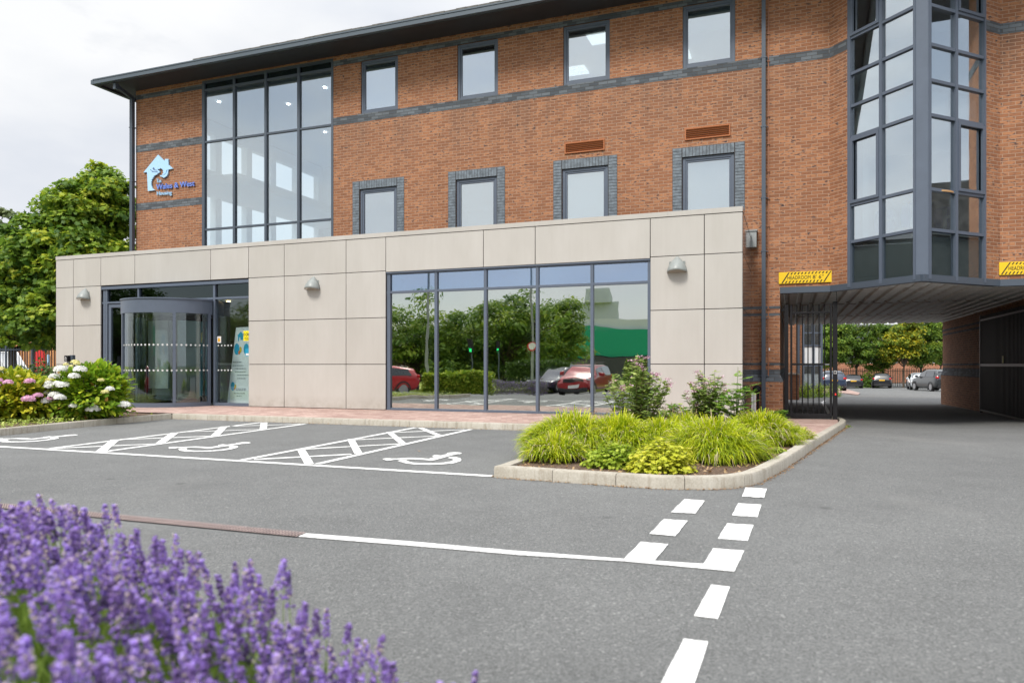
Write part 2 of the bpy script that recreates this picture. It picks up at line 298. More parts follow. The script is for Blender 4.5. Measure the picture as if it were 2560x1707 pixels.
# ------------------------------------------------------------------ builders
ORG = {}
def props(o, label=None, cat=None, group=None, kind=None):
    if label: o['label'] = label
    if cat: o['category'] = cat
    if group: o['group'] = group
    if kind: o['kind'] = kind
    return o
def root(name, label, cat, org=(0,0,0), group=None, fr=True, rz=0):
    o = bpy.data.objects.new(name, None); col.objects.link(o)
    o.empty_display_size = .2
    if fr: o.location = FW(*org); o.rotation_euler = (0, 0, TH); ORG[o] = org
    else: o.location = org; o.rotation_euler = (0, 0, rz); ORG[o] = org
    return props(o, label, cat, group)
def place(o, parent, org, fr):
    col.objects.link(o)
    if parent is not None: o.parent = parent; ORG[o] = ORG[parent]
    elif fr: o.location = FW(*org); o.rotation_euler = (0, 0, TH); ORG[o] = org
    else: o.location = org; ORG[o] = org
class MB:
    def __init__(s): s.v = []; s.f = []; s.smooth = []
    def face(s, pts, sm=False):
        n = len(s.v); s.v += [tuple(p) for p in pts]; s.f.append(tuple(range(n, n+len(pts)))); s.smooth.append(sm)
    def box(s, x0, x1, y0, y1, z0, z1):
        if x0 > x1: x0, x1 = x1, x0
        if y0 > y1: y0, y1 = y1, y0
        if z0 > z1: z0, z1 = z1, z0
        n = len(s.v); s.v += [(x0,y0,z0),(x1,y0,z0),(x1,y1,z0),(x0,y1,z0),(x0,y0,z1),(x1,y0,z1),(x1,y1,z1),(x0,y1,z1)]
        for q in ((0,3,2,1),(4,5,6,7),(0,1,5,4),(1,2,6,5),(2,3,7,6),(3,0,4,7)): s.f.append(tuple(n+i for i in q)); s.smooth.append(False)
        return s
    def obox(s, c, ax, ay, az):            # oriented box: centre and three half-axis vectors
        c, ax, ay, az = map(Vector, (c, ax, ay, az)); n = len(s.v)
        for k in (-1, 1):
            for i, j in ((-1,-1),(1,-1),(1,1),(-1,1)): s.v.append(tuple(c+i*ax+j*ay+k*az))
        for q in ((0,3,2,1),(4,5,6,7),(0,1,5,4),(1,2,6,5),(2,3,7,6),(3,0,4,7)): s.f.append(tuple(n+i for i in q)); s.smooth.append(False)
        return s
    def prism(s, poly, fn0, fn1, sides=True):     # poly 2-D, fn0/fn1 map to 3-D front and back
        n = len(s.v); k = len(poly)
        s.v += [tuple(fn0(*p)) for p in poly] + [tuple(fn1(*p)) for p in poly]
        tri = tessellate_polygon([[Vector((p[0], p[1], 0)) for p in poly]])
        for a, b_, c in tri:
            s.f.append((n+a, n+b_, n+c)); s.smooth.append(False); s.f.append((n+k+c, n+k+b_, n+k+a)); s.smooth.append(False)
        if sides:
            for i in range(k): j = (i+1) % k; s.f.append((n+i, n+j, n+k+j, n+k+i)); s.smooth.append(False)
        return s
    def tube(s, pts, r, n=8, cap=True):
        pts = [Vector(p) for p in pts]; rs = r if isinstance(r, (list, tuple)) else [r]*len(pts); base = len(s.v)
        for i, p in enumerate(pts):
            d = (pts[min(i+1, len(pts)-1)] - pts[max(i-1, 0)]).normalized()
            a = d.orthogonal().normalized() if i == 0 else (a - d*a.dot(d)).normalized()
            b_ = d.cross(a)
            for k in range(n): t = 2*math.pi*k/n; s.v.append(tuple(p + rs[i]*(math.cos(t)*a + math.sin(t)*b_)))
        for i in range(len(pts)-1):
            for k in range(n):
                k2 = (k+1) % n; s.f.append((base+i*n+k, base+i*n+k2, base+(i+1)*n+k2, base+(i+1)*n+k)); s.smooth.append(True)
        if cap:
            s.f.append(tuple(base+k for k in reversed(range(n)))); s.smooth.append(False)
            s.f.append(tuple(base+(len(pts)-1)*n+k for k in range(n))); s.smooth.append(False)
        return s
    def arc(s, c, r0, r1, a0, a1, z0, z1, n=24):   # vertical curved slab round c=(x,y)
        base = len(s.v)
        for i in range(n+1):
            t = a0+(a1-a0)*i/n
            for r in (r0, r1):
                for z in (z0, z1): s.v.append((c[0]+r*math.cos(t), c[1]+r*math.sin(t), z))
        for i in range(n):
            b0 = base+4*i; b1 = b0+4
            for q in ((b0, b1, b1+1, b0+1), (b0+2, b0+3, b1+3, b1+2), (b0, b0+2, b1+2, b1), (b0+1, b1+1, b1+3, b0+3)): s.f.append(q); s.smooth.append(True)
        for b0 in (base, base+4*n): s.f.append((b0, b0+1, b0+3, b0+2)); s.smooth.append(False)
        return s
    def lathe(s, prof, c=(0,0,0), n=20, axis='z'):
        base = len(s.v)
        for r, h in prof:
            for k in range(n):
                t = 2*math.pi*k/n; x, y = r*math.cos(t), r*math.sin(t)
                p = (x, y, h) if axis == 'z' else (x, h, y) if axis == 'y' else (h, x, y)
                s.v.append((p[0]+c[0], p[1]+c[1], p[2]+c[2]))
        for i in range(len(prof)-1):
            for k in range(n): k2 = (k+1) % n; s.f.append((base+i*n+k, base+i*n+k2, base+(i+1)*n+k2, base+(i+1)*n+k)); s.smooth.append(True)
        s.f.append(tuple(base+k for k in range(n))); s.smooth.append(False)
        s.f.append(tuple(base+(len(prof)-1)*n+k for k in range(n))); s.smooth.append(False)
        return s
    def build(s, name, mat, parent=None, org=(0,0,0), fr=True, kind=None, bevel=0, subsurf=0, uvmode=None, **kw):
        if parent is not None: org = ORG[parent]
        me = bpy.data.meshes.new(name)
        me.from_pydata([(v[0]-org[0], v[1]-org[1], v[2]-org[2]) for v in s.v], [], s.f)
        me.polygons.foreach_set('use_smooth', s.smooth)
        uvl = me.uv_layers.new(name='UVMap'); data = np.zeros(len(me.loops)*2)
        for p in me.polygons:
            nx, ny, nz = p.normal
            if uvmode == 'flat' or abs(nz) > .75:
                for li in p.loop_indices: v = s.v[me.loops[li].vertex_index]; data[2*li] = v[0]; data[2*li+1] = v[1]
            else:
                l = math.hypot(nx, ny) or 1; tx, ty = -ny/l, nx/l
                if tx < -.01 or (abs(tx) <= .01 and ty < 0): tx, ty = -tx, -ty
                for li in p.loop_indices: v = s.v[me.loops[li].vertex_index]; data[2*li] = v[0]*tx+v[1]*ty; data[2*li+1] = v[2]
        uvl.data.foreach_set('uv', data)
        me.materials.append(mat); o = bpy.data.objects.new(name, me); place(o, parent, org, fr)
        me.validate(); me.set_sharp_from_angle(angle=R(38))
        if subsurf: md = o.modifiers.new('s', 'SUBSURF'); md.levels = md.render_levels = subsurf
        if bevel: md = o.modifiers.new('b', 'BEVEL'); md.width = bevel; md.segments = 2; md.limit_method = 'ANGLE'
        return props(o, kind=kind, **kw)
class FM:                                   # foliage meshes from numpy pieces
    def __init__(s): s.V = []; s.F = []; s.T = []; s.n = 0
    def add(s, V, Fc, T):
        s.V.append(V.reshape(-1, 3)); s.F.append(Fc + s.n); s.T.append(T); s.n += len(V.reshape(-1, 3))
    def scatter(s, tv, tf, pos, Rm, size, tint):
        tv = np.array(tv, float); tf = np.array(tf); n = len(pos)
        sz = size if np.ndim(size) == 2 else np.asarray(size)[:, None]*np.ones(3)
        V = (tv[None]*sz[:, None, :]) @ np.transpose(Rm, (0, 2, 1)) + pos[:, None, :]
        Fc = (tf[None]+(np.arange(n)*len(tv))[:, None, None]).reshape(-1, tf.shape[1])
        s.add(V, Fc, np.repeat(tint, len(tf)))
    def build(s, name, mat, parent=None, org=(0,0,0), smooth=False, fr=False, **kw):
        if parent is not None: org = ORG[parent]
        V = np.concatenate(s.V)-np.array(org); me = bpy.data.meshes.new(name)
        me.vertices.add(len(V)); me.vertices.foreach_set('co', V.ravel())
        tot = sum(f.size for f in s.F); me.loops.add(tot); me.loops.foreach_set('vertex_index', np.concatenate([f.ravel() for f in s.F]).astype(np.int32))
        cnt = np.concatenate([np.full(len(f), f.shape[1]) for f in s.F]); me.polygons.add(len(cnt))
        me.polygons.foreach_set('loop_start', np.concatenate([[0], np.cumsum(cnt)[:-1]]).astype(np.int32))
        me.update(calc_edges=True)
        if smooth: me.polygons.foreach_set('use_smooth', np.ones(len(cnt), bool))
        a = me.attributes.new('tint', 'FLOAT', 'FACE'); a.data.foreach_set('value', np.concatenate(s.T).astype(np.float32))
        me.materials.append(mat); o = bpy.data.objects.new(name, me); place(o, parent, org, fr); return props(o, **kw)
def rot_to(nrm, spin=None, up=None):        # matrices whose z column is nrm, x random
    n = nrm/np.linalg.norm(nrm, axis=1, keepdims=True)
    r = rng.normal(size=n.shape) if up is None else up
    x = np.cross(r, n); x /= np.linalg.norm(x, axis=1, keepdims=True)+1e-9
    y = np.cross(n, x); return np.stack([x, y, n], axis=2)
LEAF = ([(0,0,0),(.28,.30,.05),(.20,.75,.02),(0,1,-.06),(-.20,.75,.02),(-.28,.30,.05)], [(0,1,2,3),(0,3,4,5)])
MAPLE = ([(0,0,0),(.48,.05,.02),(.30,.32,.04),(.55,.62,-.02),(.22,.62,.03),(0,1.0,-.05),(-.22,.62,.03),(-.55,.62,-.02),(-.30,.32,.04),(-.48,.05,.02)],
         [(0,1,2),(0,2,4),(2,3,4),(0,4,6),(4,5,6),(0,6,8),(6,7,8),(0,8,9)])
QUAD = ([(-.5,0,0),(.5,0,0),(.35,.9,.05),(-.35,.9,.05)], [(0,1,2,3)])
def unit(n): d = rng.normal(size=(n, 3)); return d/np.linalg.norm(d, axis=1, keepdims=True)
def text_mesh(txt, bold=0):
    cu = bpy.data.curves.new('t', 'FONT'); cu.body = txt; cu.offset = bold; cu.resolution_u = 3
    o = bpy.data.objects.new('t', cu); col.objects.link(o)
    me = bpy.data.meshes.new_from_object(o.evaluated_get(bpy.context.evaluated_depsgraph_get()))
    vs_ = [tuple(v.co) for v in me.vertices]; fs = [tuple(p.vertices) for p in me.polygons]
    bpy.data.objects.remove(o); bpy.data.meshes.remove(me); bpy.data.curves.remove(cu); return vs_, fs
def text_on(mb, txt, s0, s1, z0, cap, D, bold=0, depth=0, fn=None, slope=0):   # lettering on a wall plane; x->s, y->z
    v, f = text_mesh(txt, bold); xs = [p[0] for p in v]; a, b_ = min(xs), max(xs); k = (s1-s0)/(b_-a); ky = cap/.70
    n = len(mb.v)
    P = lambda x, y, d: (fn(s0+(x-a)*k, z0+y*ky, d) if fn else (s0+(x-a)*k, D-d, z0+y*ky+slope*(x-a)*k))
    mb.v += [P(p[0], p[1], 0) for p in v]
    for q in f: mb.f.append(tuple(n+i for i in q)); mb.smooth.append(False)
    if depth:
        n2 = len(mb.v); mb.v += [P(p[0], p[1], -depth) for p in v]; ed = {}
        for q in f:
            for i in range(len(q)):
                e = (q[i], q[(i+1) % len(q)]); ed[e] = 1
        for (i, j) in ed:
            if (j, i) not in ed: mb.f.append((n+i, n2+i, n2+j, n+j)); mb.smooth.append(False)
# ================================================================== ground
mb = MB()
xs = [-900,-300,-120,-60,-30,-20,-16,-13,-11,-9,-8,-7,-6,-5,-3,-1,0,1,1.5,2,2.5,3,3.5,4,4.5,5,6,8,12,20,40,80,200,900]
ys = [-900,-200,-60,-30,-15,-8,-4,-2,0,1,2,3,4,5,6,7,8,9,10,11,12,13,14,15,16,18,20,22,24,26,28,30,32,34,38,42,48,55,66,77,90,110,130,200,500,3000]
idx = {}
for i, x in enumerate(xs):
    for j, y in enumerate(ys): idx[i, j] = len(mb.v); mb.v.append((x, y, g(x, y)))
for i in range(len(xs)-1):
    for j in range(len(ys)-1): mb.f.append((idx[i,j], idx[i+1,j], idx[i+1,j+1], idx[i,j+1])); mb.smooth.append(True)
mb.build('asphalt_ground', M['asphalt'], fr=False, kind='structure')

def draped(name, poly, mat, h, kind='structure', thick=0):
    """flat sheet following the ground: grid clipped by a convex-ish polygon via tessellation of points"""
    m_ = MB(); pts = [(p[0], p[1]) for p in poly]
    fn = lambda x, y: (x, y, g(x, y)+h)
    m_.prism(pts, fn, lambda x, y: (x, y, g(x, y)+h-(thick or .0015)))
    return m_.build(name, mat, fr=False, kind=kind)

# ---- kerbs: runs of separate stones
def kerb(name, path, stone=.915, h=.11, wdt=.125, side=1, gap=.006):
    m_ = MB(); P = [Vector((p[0], p[1])) for p in path]
    seg = [0]
    for a_, b_ in zip(P, P[1:]): seg.append(seg[-1]+(b_-a_).length)
    def at(d):
        d = min(max(d, 0), seg[-1])
        for i in range(len(P)-1):
            if d <= seg[i+1]+1e-9: return P[i].lerp(P[i+1], (d-seg[i])/(seg[i+1]-seg[i]))
    def nrm(d):
        t_ = (at(d+.06)-at(d-.06)).normalized(); return Vector((-t_.y, t_.x))*side
    d = 0
    while d < seg[-1]-.02:
        e = min(d+stone, seg[-1]); a_, b_ = d+gap/2, e-gap/2; k = 5; rings = []
        for q in range(k+1):
            t_ = a_+(b_-a_)*q/k; p = at(t_); n_ = nrm(t_); z = g(p.x, p.y)
            rings.append([(p.x, p.y, z-.1), (p.x+n_.x*.004, p.y+n_.y*.004, z+h-.018), (p.x+n_.x*.018, p.y+n_.y*.018, z+h), (p.x+n_.x*wdt, p.y+n_.y*wdt, z+h), (p.x+n_.x*wdt, p.y+n_.y*wdt, z-.1)])
        base = len(m_.v)
        for r_ in rings: m_.v += r_
        for q in range(k):
            for c_ in range(4): m_.f.append((base+q*5+c_, base+(q+1)*5+c_, base+(q+1)*5+c_+1, base+q*5+c_+1)); m_.smooth.append(False)
        m_.f.append(tuple(base+i for i in range(5))); m_.smooth.append(False); m_.f.append(tuple(base+k*5+4-i for i in range(5))); m_.smooth.append(False)
        d = e
    return m_.build(name, M['kerb'], fr=False, kind='structure')
Kc = Vector(G(430,1047)[:2]); Ke = Vector(G(1337,1077)[:2])
kd = (Ke-Kc).normalized(); kn = Vector((-kd.y, kd.x))
Il = Vector(G(1234,1193)[:2])                       # island corner
nv = Vector((NX, NY)); rv = Vector((RX, RY))
# where the island's left side meets the long kerb
t_ = (Kc-Il).dot(kn)/nv.dot(kn); Im = Il+nv*t_
kerb('kerb', [Kc, Im+kd*.1], side=1)
left = [G(-420,1150)[:2], G(-60,1096)[:2], G(99,1079)[:2], G(265,1062)[:2], tuple(Kc)]
kerb('kerb', left, side=1)
isl = [tuple(Im)] + [tuple(Il)] + [G(*p)[:2] for p in ((1425,1207),(1542,1215),(1645,1222),(1740,1224),(1800,1223),(1850,1219),(1890,1211),(1925,1195),(1960,1175),(2010,1141),(2060,1106),(2095,1081),(2112,1070),(2116,1062),(2106,1056),(2093,1053))]
kerb('kerb', [isl[0], tuple(Il+nv*.13)], side=1)
kerb('kerb', isl[1:], side=1, stone=.62)

# ---- soil inside the island and the left bed, paving behind
inner = [Vector(p) for p in isl]
def off(path, d, side=1):
    out = []
    for i, p in enumerate(path):
        p = Vector(p); a_ = Vector(path[max(i-1,0)]); b_ = Vector(path[min(i+1,len(path)-1)]); t_ = (b_-a_).normalized(); out.append(p+Vector((-t_.y, t_.x))*side*d)
    return out
inn = off(isl, .115)
Wf = lambda s, D: Vector(FW(s, D)[:2])
soilp = [Im+kd*.12-kn*.1] + [Il+(rv+nv)*.12] + inn[2:12] + [Wf(-.1, 12.7), Wf(-.9, 13.5), Wf(-3.2, 13.2)]
m_ = MB(); sp = [(p[0], p[1]) for p in soilp]
m_.prism(sp, lambda x, y: (x, y, g(x,y)+.085), lambda x, y: (x, y, g(x,y)-.05)); m_.build('planting_bed_soil', M['soil'], fr=False, kind='structure')
# loose bark chips and dead leaves
fm = FM(); nchip = 2600
from mathutils.geometry import intersect_point_tri_2d
tri = tessellate_polygon([[Vector((p[0], p[1], 0)) for p in sp]])
def sample_poly(pts, tri, n):
    A = np.array([[pts[i] for i in t3] for t3 in tri]); ar = np.abs(np.cross(A[:,1]-A[:,0], A[:,2]-A[:,0]))/2
    k = rng.choice(len(tri), n, p=ar/ar.sum()); r1, r2 = rng.random((2, n)); r1 = np.sqrt(r1)
    return (1-r1)[:,None]*A[k,0] + (r1*(1-r2))[:,None]*A[k,1] + (r1*r2)[:,None]*A[k,2]
q = sample_poly(sp, tri, nchip); pos = np.c_[q, [g(x, y)+.092 for x, y in q]]
fm.scatter(*QUAD, pos, rot_to(np.c_[rng.normal(size=(nchip,2))*.5, np.ones(nchip)]), np.c_[rng.uniform(.01,.03,nchip), rng.uniform(.02,.06,nchip), np.ones(nchip)*.02], rng.random(nchip)*.7)
fm.build('bark_chips', M['dry'], kind='stuff')

pav = MB()       # paving strip: from long kerb to facade
def strip(A, B, n=12):
    for i in range(n):
        a0, a1 = A[0].lerp(A[1], i/n), A[0].lerp(A[1], (i+1)/n); b0, b1 = B[0].lerp(B[1], i/n), B[0].lerp(B[1], (i+1)/n)
        pav.face([tuple(a0), tuple(a1), tuple(b1), tuple(b0)])
v3 = lambda p, z: Vector((p[0], p[1], z))
ko = kn*.124
strip((v3(Kc+ko, PB-.002), v3(Im+kd*.15+ko, PB-.002)), (v3(Wf(S(380,D2), D2+.3), PB), v3(Wf(-3.2, D2+.3), PB)))
strip((v3(Wf(-24.5, 12.2), PB-.01), v3(Kc+ko, PB-.002)), (v3(Wf(-24.5, D2+.3), PB), v3(Wf(S(380,D2), D2+.3), PB)))
pz = lambda p: g(p[0], p[1])+.105
a_ = Im+kd*.15+ko; c_, d_ = Wf(-3.2, D2+.3), Wf(-.8, D2+.3)

k1 = Wf(S(2093, 17.7), 17.7); k0 = Wf(-.85, 17.7)
pav.prism([tuple(p) for p in (a_, Wf(-.9,13.5), Wf(-.1,12.7), inn[11], inn[12], inn[13], inn[14], inn[16], k1, k0, d_, c_)], lambda x, y: (x, y, g(x,y)+.104), lambda x, y: (x, y, g(x,y)+.05))
pav.build('paving', M['paving'], fr=False, kind='structure', uvmode='flat')
pb = MB(); lf = [Vector(p) for p in left]
bed = [tuple(p) for p in off(left, .115)][0:4] + [tuple(Kc+ko*.9-kd*.2), tuple(Wf(-16.6, 12.9)), tuple(Wf(-24.5, 12.2)), tuple(Wf(-26, 8))]
pb.prism(bed, lambda x, y: (x, y, .085), lambda x, y: (x, y, -.05)); pb.build('planting_bed_soil', M['soil'], fr=False, kind='structure')

# ---- drain
P = lambda *a: Vector(G(*a))
dr = root('drain_channel', 'long rusty slotted drainage channel set in the asphalt behind the lavender', 'drain', tuple(P(400,1304)), fr=False)
A0, A1, B0, B1 = P(-200,1240), P(767,1333.5), P(-200,1252), P(743,1343.6)
m_ = MB(); n = 150
for i in range(n):
    t0, t1 = i/n, (i+.62)/n
    for q0, q1 in ((.02,.30),(.36,.64),(.70,.98)):
        c0 = [A0.lerp(A1, t0).lerp(B0.lerp(B1, t0), q0), A0.lerp(A1, t1).lerp(B0.lerp(B1, t1), q0), A0.lerp(A1, t1).lerp(B0.lerp(B1, t1), q1), A0.lerp(A1, t0).lerp(B0.lerp(B1, t0), q1)]
        m_.face([(p.x, p.y, .008) for p in c0])
for q0, q1 in ((-.02,.03),(.29,.37),(.63,.71),(.97,1.02)):
    m_.face([(p.x, p.y, .009) for p in (A0.lerp(B0, q0), A1.lerp(B1, q0), A1.lerp(B1, q1), A0.lerp(B0, q1))])
m_.build('grating', M['drain'], dr)
m_ = MB(); m_.face([(p.x, p.y, .004) for p in (A0, A1, B1, B0)]); m_.build('channel', M['joint'], dr)

# ---- painted markings (sheets 4 mm above the asphalt, draped)
pt = MB(); LAY = [0]
def quad_px(ps, h=.004):
    LAY[0] += 1; hz = h + .0004*(LAY[0] % 9)
    pts = [G(*p) for p in ps]; pt.prism([(p[0], p[1]) for p in pts], lambda x, y: (x, y, g(x,y)+hz), lambda x, y: (x, y, g(x,y)+hz-.003), sides=False)
def stroke(p, q, w_=.1):
    a, b = Vector(G(*p)[:2]), Vector(G(*q)[:2]); d = (b-a).normalized(); n_ = Vector((-d.y, d.x))*w_/2
    LAY[0] += 1; hz = .004+.0004*(LAY[0] % 9)
    k = max(1, int((b-a).length/1.0))
    for i in range(k):
        u, v = a.lerp(b, i/k), a.lerp(b, (i+1)/k)
        pt.face([(*(u-n_), g(*u)+hz), (*(v-n_), g(*v)+hz), (*(v+n_), g(*v)+hz), (*(u+n_), g(*u)+hz)])
z2 = lambda x, y: (600+x/3.986, 1050+y/3.986)
z3 = lambda x, y: (120+x/3.5636, 1040+y/3.5636)
stroke((-300,1098.5), (615,1153.3)); stroke((612,1153.2), (1231,1190.5))
for a, b in (((20,400),(1750,76)),((770,440),(2300,94))): stroke(z2(*a), z2(*b), .09)
for a, b in (((605,290),(690,440)),((1103,192),(1182,338)),((1488,122),(1625,238)),((1795,78),(1985,157))): stroke(z2(*a), z2(*b), .10)
for a, b in (((140,393),(1110,341)),((650,290),(1590,238)),((1130,198),(1960,160)),((1520,125),(2240,97))): stroke(z2(*a), z2(*b), .09)
for a, b in (((20,290),(1900,58)),((500,319),(2290,72))): stroke(z3(*a), z3(*b), .09)
for a, b in (((600,213),(470,318)),((1130,150),(1000,243)),((1570,95),(1485,180)),((1925,58),(1917,118))): stroke(z3(*a), z3(*b), .12)
for a, b in (((60,288),(1000,247)),((640,210),(1450,180)),((1180,143),(1910,120)),((1620,92),(2250,73))): stroke(z3(*a), z3(*b), .09)
zd = lambda x, y: (1300+x/2.815, 1150+y/2.815)
for qd in ([(1155,277),(1300,288),(1235,380),(1062,370)],[(1015,418),(1182,430),(1092,540),(910,522)],[(850,580),(1045,597),(945,712),(735,697)],
           [(1588,195),(1736,205),(1717,268),(1563,260)],[(1535,305),(1698,315),(1670,402),(1492,390)],[(1458,447),(1643,458),(1602,570),(1392,555)],[(1358,623),(1578,640),(1510,787),(1285,745)],
           [(1345,880),(1478,895),(1392,1122),(1225,1100)],[(1152,1262),(1325,1282),(1190,1700),(930,1700)]):
    ps = [zd(*p) for p in qd]; out = []
    for i in range(4):                       # slightly ragged edges
        a, b = ps[i], ps[(i+1) % 4]
        for k in range(8): t_ = k/8; j = .9 if k else 0; out.append((a[0]+(b[0]-a[0])*t_+random.uniform(-j, j), a[1]+(b[1]-a[1])*t_+random.uniform(-j, j)*.6))
    quad_px(out)
quad_px([(765,1334.5),(1030,1355),(1300,1379),(1556,1398),(1760,1411),(1838,1427.5),(1834,1430),(1563,1404.5),(1300,1389),(1030,1365.5),(745,1342.5)])
pt.build('road_markings', M['paint'], fr=False, kind='structure')

zs = lambda x, y: (940+x/9.8, 1110+y/9.8)
body = [(155,368),(240,355),(350,355),(370,362),(530,360),(750,345),(850,342),(1100,352),(1290,368),(1440,322),(1375,298),(1440,274),(1590,287),(1740,252),(1735,230),(1820,212),(1930,205),(2060,212),(2108,230),(2060,250),(1950,260),(1800,298),(1420,403),(1340,410),(1280,402),(1100,388),(840,376),(560,380),(430,388),(400,400),(265,412)]
wheel = [(525,412),(580,402),(740,396),(775,425),(900,460),(1100,475),(1400,478),(1640,462),(1820,435),(1900,400),(1880,370),(1750,340),(1840,316),(1960,325),(2060,350),(2095,390),(2060,430),(1900,475),(1650,500),(1300,512),(950,505),(720,475),(600,440)]
tr = [Vector((0,0)), Vector(G(421.7,1118.6)[:2])-Vector(G(955.8,1147.6)[:2])]; tr.append(tr[1]+Vector(G(202.8,1087.1)[:2])-Vector(G(634,1106.2)[:2]))
for v in tr:
    m_ = MB()
    for ply in (body, wheel):
        m_.prism([(G(*zs(*p))[0]+v.x, G(*zs(*p))[1]+v.y) for p in ply], lambda x, y: (x, y, .006), lambda x, y: (x, y, .003), sides=False)
    m_.build('wheelchair_symbol', M['paint'], fr=False, kind='structure')

# ================================================================== main building
DB = 31.7
ZE = EYE
bld = root('office_building', 'three storey orange brick office block with dark overhanging eaves and a car passage through it', 'building', (SL, D1, 0))
ZSOF = ZE+8.70
def wall(mb_, D, s0, s1, z0, z1, holes, depth=.13):
    ss = sorted({s0, s1, *[h[0] for h in holes], *[h[1] for h in holes]}); zs_ = sorted({z0, z1, *[h[2] for h in holes], *[h[3] for h in holes]})
    ss = [s for s in ss if s0 <= s <= s1]; zs_ = [z for z in zs_ if z0 <= z <= z1]
    for a, b in zip(ss, ss[1:]):
        for c, d in zip(zs_, zs_[1:]):
            if any(h[0] <= (a+b)/2 <= h[1] and h[2] <= (c+d)/2 <= h[3] for h in holes): continue
            mb_.face([(a, D, c), (b, D, c), (b, D, d), (a, D, d)])
    for h in holes:
        a, b, c, d = h; E = D+depth
        mb_.face([(a,D,c),(a,E,c),(a,E,d),(a,D,d)]); mb_.face([(b,D,c),(b,D,d),(b,E,d),(b,E,c)]); mb_.face([(a,D,d),(a,E,d),(b,E,d),(b,D,d)]); mb_.face([(a,D,c),(b,D,c),(b,E,c),(a,E,c)])
UP = [(902,995),(1143,1245),(1408,1524.5),(1706.5,1838)]
LO = [(899,992),(1140,1242),(1405,1520),(1705.6,1836)]
zu0, zu1, zl0, zl1 = ZE+6.965, ZE+8.43, ZE+2.2, ZE+4.88
cw = (S(506,D1), S(832.6,D1), ZE+2.0, ZE+8.64)
holes = [cw] + [(S(a,D1), S(b,D1), zu0, zu1) for a, b in UP] + [(S(a,D1), S(b,D1), zl0, zl1) for a, b in LO]
SPL, SPR = S(1950, D1), 5.40         # passage walls
SA = S(2075, D1); ZB = ZE+1.75       # prow start, underside of brick
SC = S(2500, D1); SEND = 6.6
mb = MB(); wall(mb, D1, SL, SPL, -1, ZSOF, holes); wall(mb, D1, SPL, SA, ZB, ZSOF, [])
wall(mb, D1, SC, SEND, ZB, ZSOF, []); wall(mb, D1, SPR+.5, SEND, -1, ZB, [])
# prow: 47 degrees out on the left, back to the wall on the right
la = R(46); ld = Vector((math.cos(la), -math.sin(la)))
def isect(px, p, d):                 # distance along p+t*d (frame s,D) seen at px
    u = (px-CX)/F
    f = lambda q: (q[0]*CT - q[1]*ST) - u*(q[0]*ST + q[1]*CT)
    return -f(p)/(f((p[0]+d[0], p[1]+d[1]))-f(p))
PA = Vector((SA, D1)); PC = Vector((SC, D1))
tB = isect(2120, PA, ld); tV = isect(2290, PA, ld)
pB, pV = PA+ld*tB, PA+ld*tV
cdir = Vector((1, .0)); tc_ = isect(2320, pV, cdir); pW = pV+cdir*tc_
rd = (PC-pW).normalized(); rlen = (PC-pW).length; tX = isect(2463.5, pW, rd); pX = pW+rd*tX
for a, b in ((PA, pB), (pX, PC)): mb.face([(*a, ZB), (*b, ZB), (*b, ZSOF), (*a, ZSOF)])
# recess reveals beside glazing
ln = Vector((-ld.y, ld.x)); rn = Vector((-rd.y, rd.x))
mb.face([(*pB, ZB), (*(pB+ln*.1), ZB), (*(pB+ln*.1), ZSOF), (*pB, ZSOF)]); mb.face([(*pX, ZB), (*pX, ZSOF), (*(pX+rn*.1), ZSOF), (*(pX+rn*.1), ZB)])
# side, back
def gable(mb_):
    G_ = [(a, b, c, d) for (a, b) in ((18.2,19.3),(19.6,20.7),(21.0,22.3),(22.6,23.7),(24.0,25.3),(25.6,26.8)) for (c, d) in ((ZE+6.9, ZE+8.2), (ZE+3.9, ZE+6.0))]
    ss = sorted({D1, DB, *[h[0] for h in G_], *[h[1] for h in G_]}); zs_ = sorted({-1, ZSOF, *[h[2] for h in G_], *[h[3] for h in G_]})
    for a, b in zip(ss, ss[1:]):
        for c, d in zip(zs_, zs_[1:]):
            if any(h[0] <= (a+b)/2 <= h[1] and h[2] <= (c+d)/2 <= h[3] for h in G_): continue
            mb_.face([(SL, a, c), (SL, a, d), (SL, b, d), (SL, b, c)])
    return G_
GW = gable(mb)
mb.face([(SL, DB, -1), (SL, DB, ZSOF), (SPL, DB, ZSOF), (SPL, DB, -1)]); mb.face([(SPL, DB, ZE+1.8), (SPL, DB, ZSOF), (SEND, DB, ZSOF), (SEND, DB, ZE+1.8)]); mb.face([(SPR, DB, -1), (SPR, DB, ZB+.1), (SEND, DB, ZB+.1), (SEND, DB, -1)])
mb.face([(SEND, D1, -1), (SEND, D1, ZSOF), (SEND, DB, ZSOF), (SEND, DB, -1)])
mb.build('brick_wall', M['brick'], bld)
# passage walls with sloping plinth
mb = MB()
zpl, zpt = ZE-.37, ZE-.20
for s_, sg in ((SPL, 1), (SPR, -1)):
    for D0, DD in ((D1, DB),):
        mb.face([(s_, D0, zpt), (s_, DD, zpt), (s_, DD, ZB+.05), (s_, D0, ZB+.05)])
        mb.face([(s_+sg*.06, D0, -1), (s_+sg*.06, DD, -1), (s_+sg*.06, DD, zpl), (s_+sg*.06, D0, zpl)])
        mb.face([(s_+sg*.06, DD, -1), (s_+sg*.06, DD, zpl), (s_-sg*.4, DD, zpl), (s_-sg*.4, DD, -1)])
mb.face([(-.86, D1-.06, -1), (SPL+.06, D1-.06, -1), (SPL+.06, D1-.06, zpl), (-.86, D1-.06, zpl)])
mb.face([(SPL+.06, D1-.06, -1), (SPL+.06, D1, -1), (SPL+.06, D1, zpl), (SPL+.06, D1-.06, zpl)])
mb.build('passage_wall', M['brick'], bld)
mb = MB()
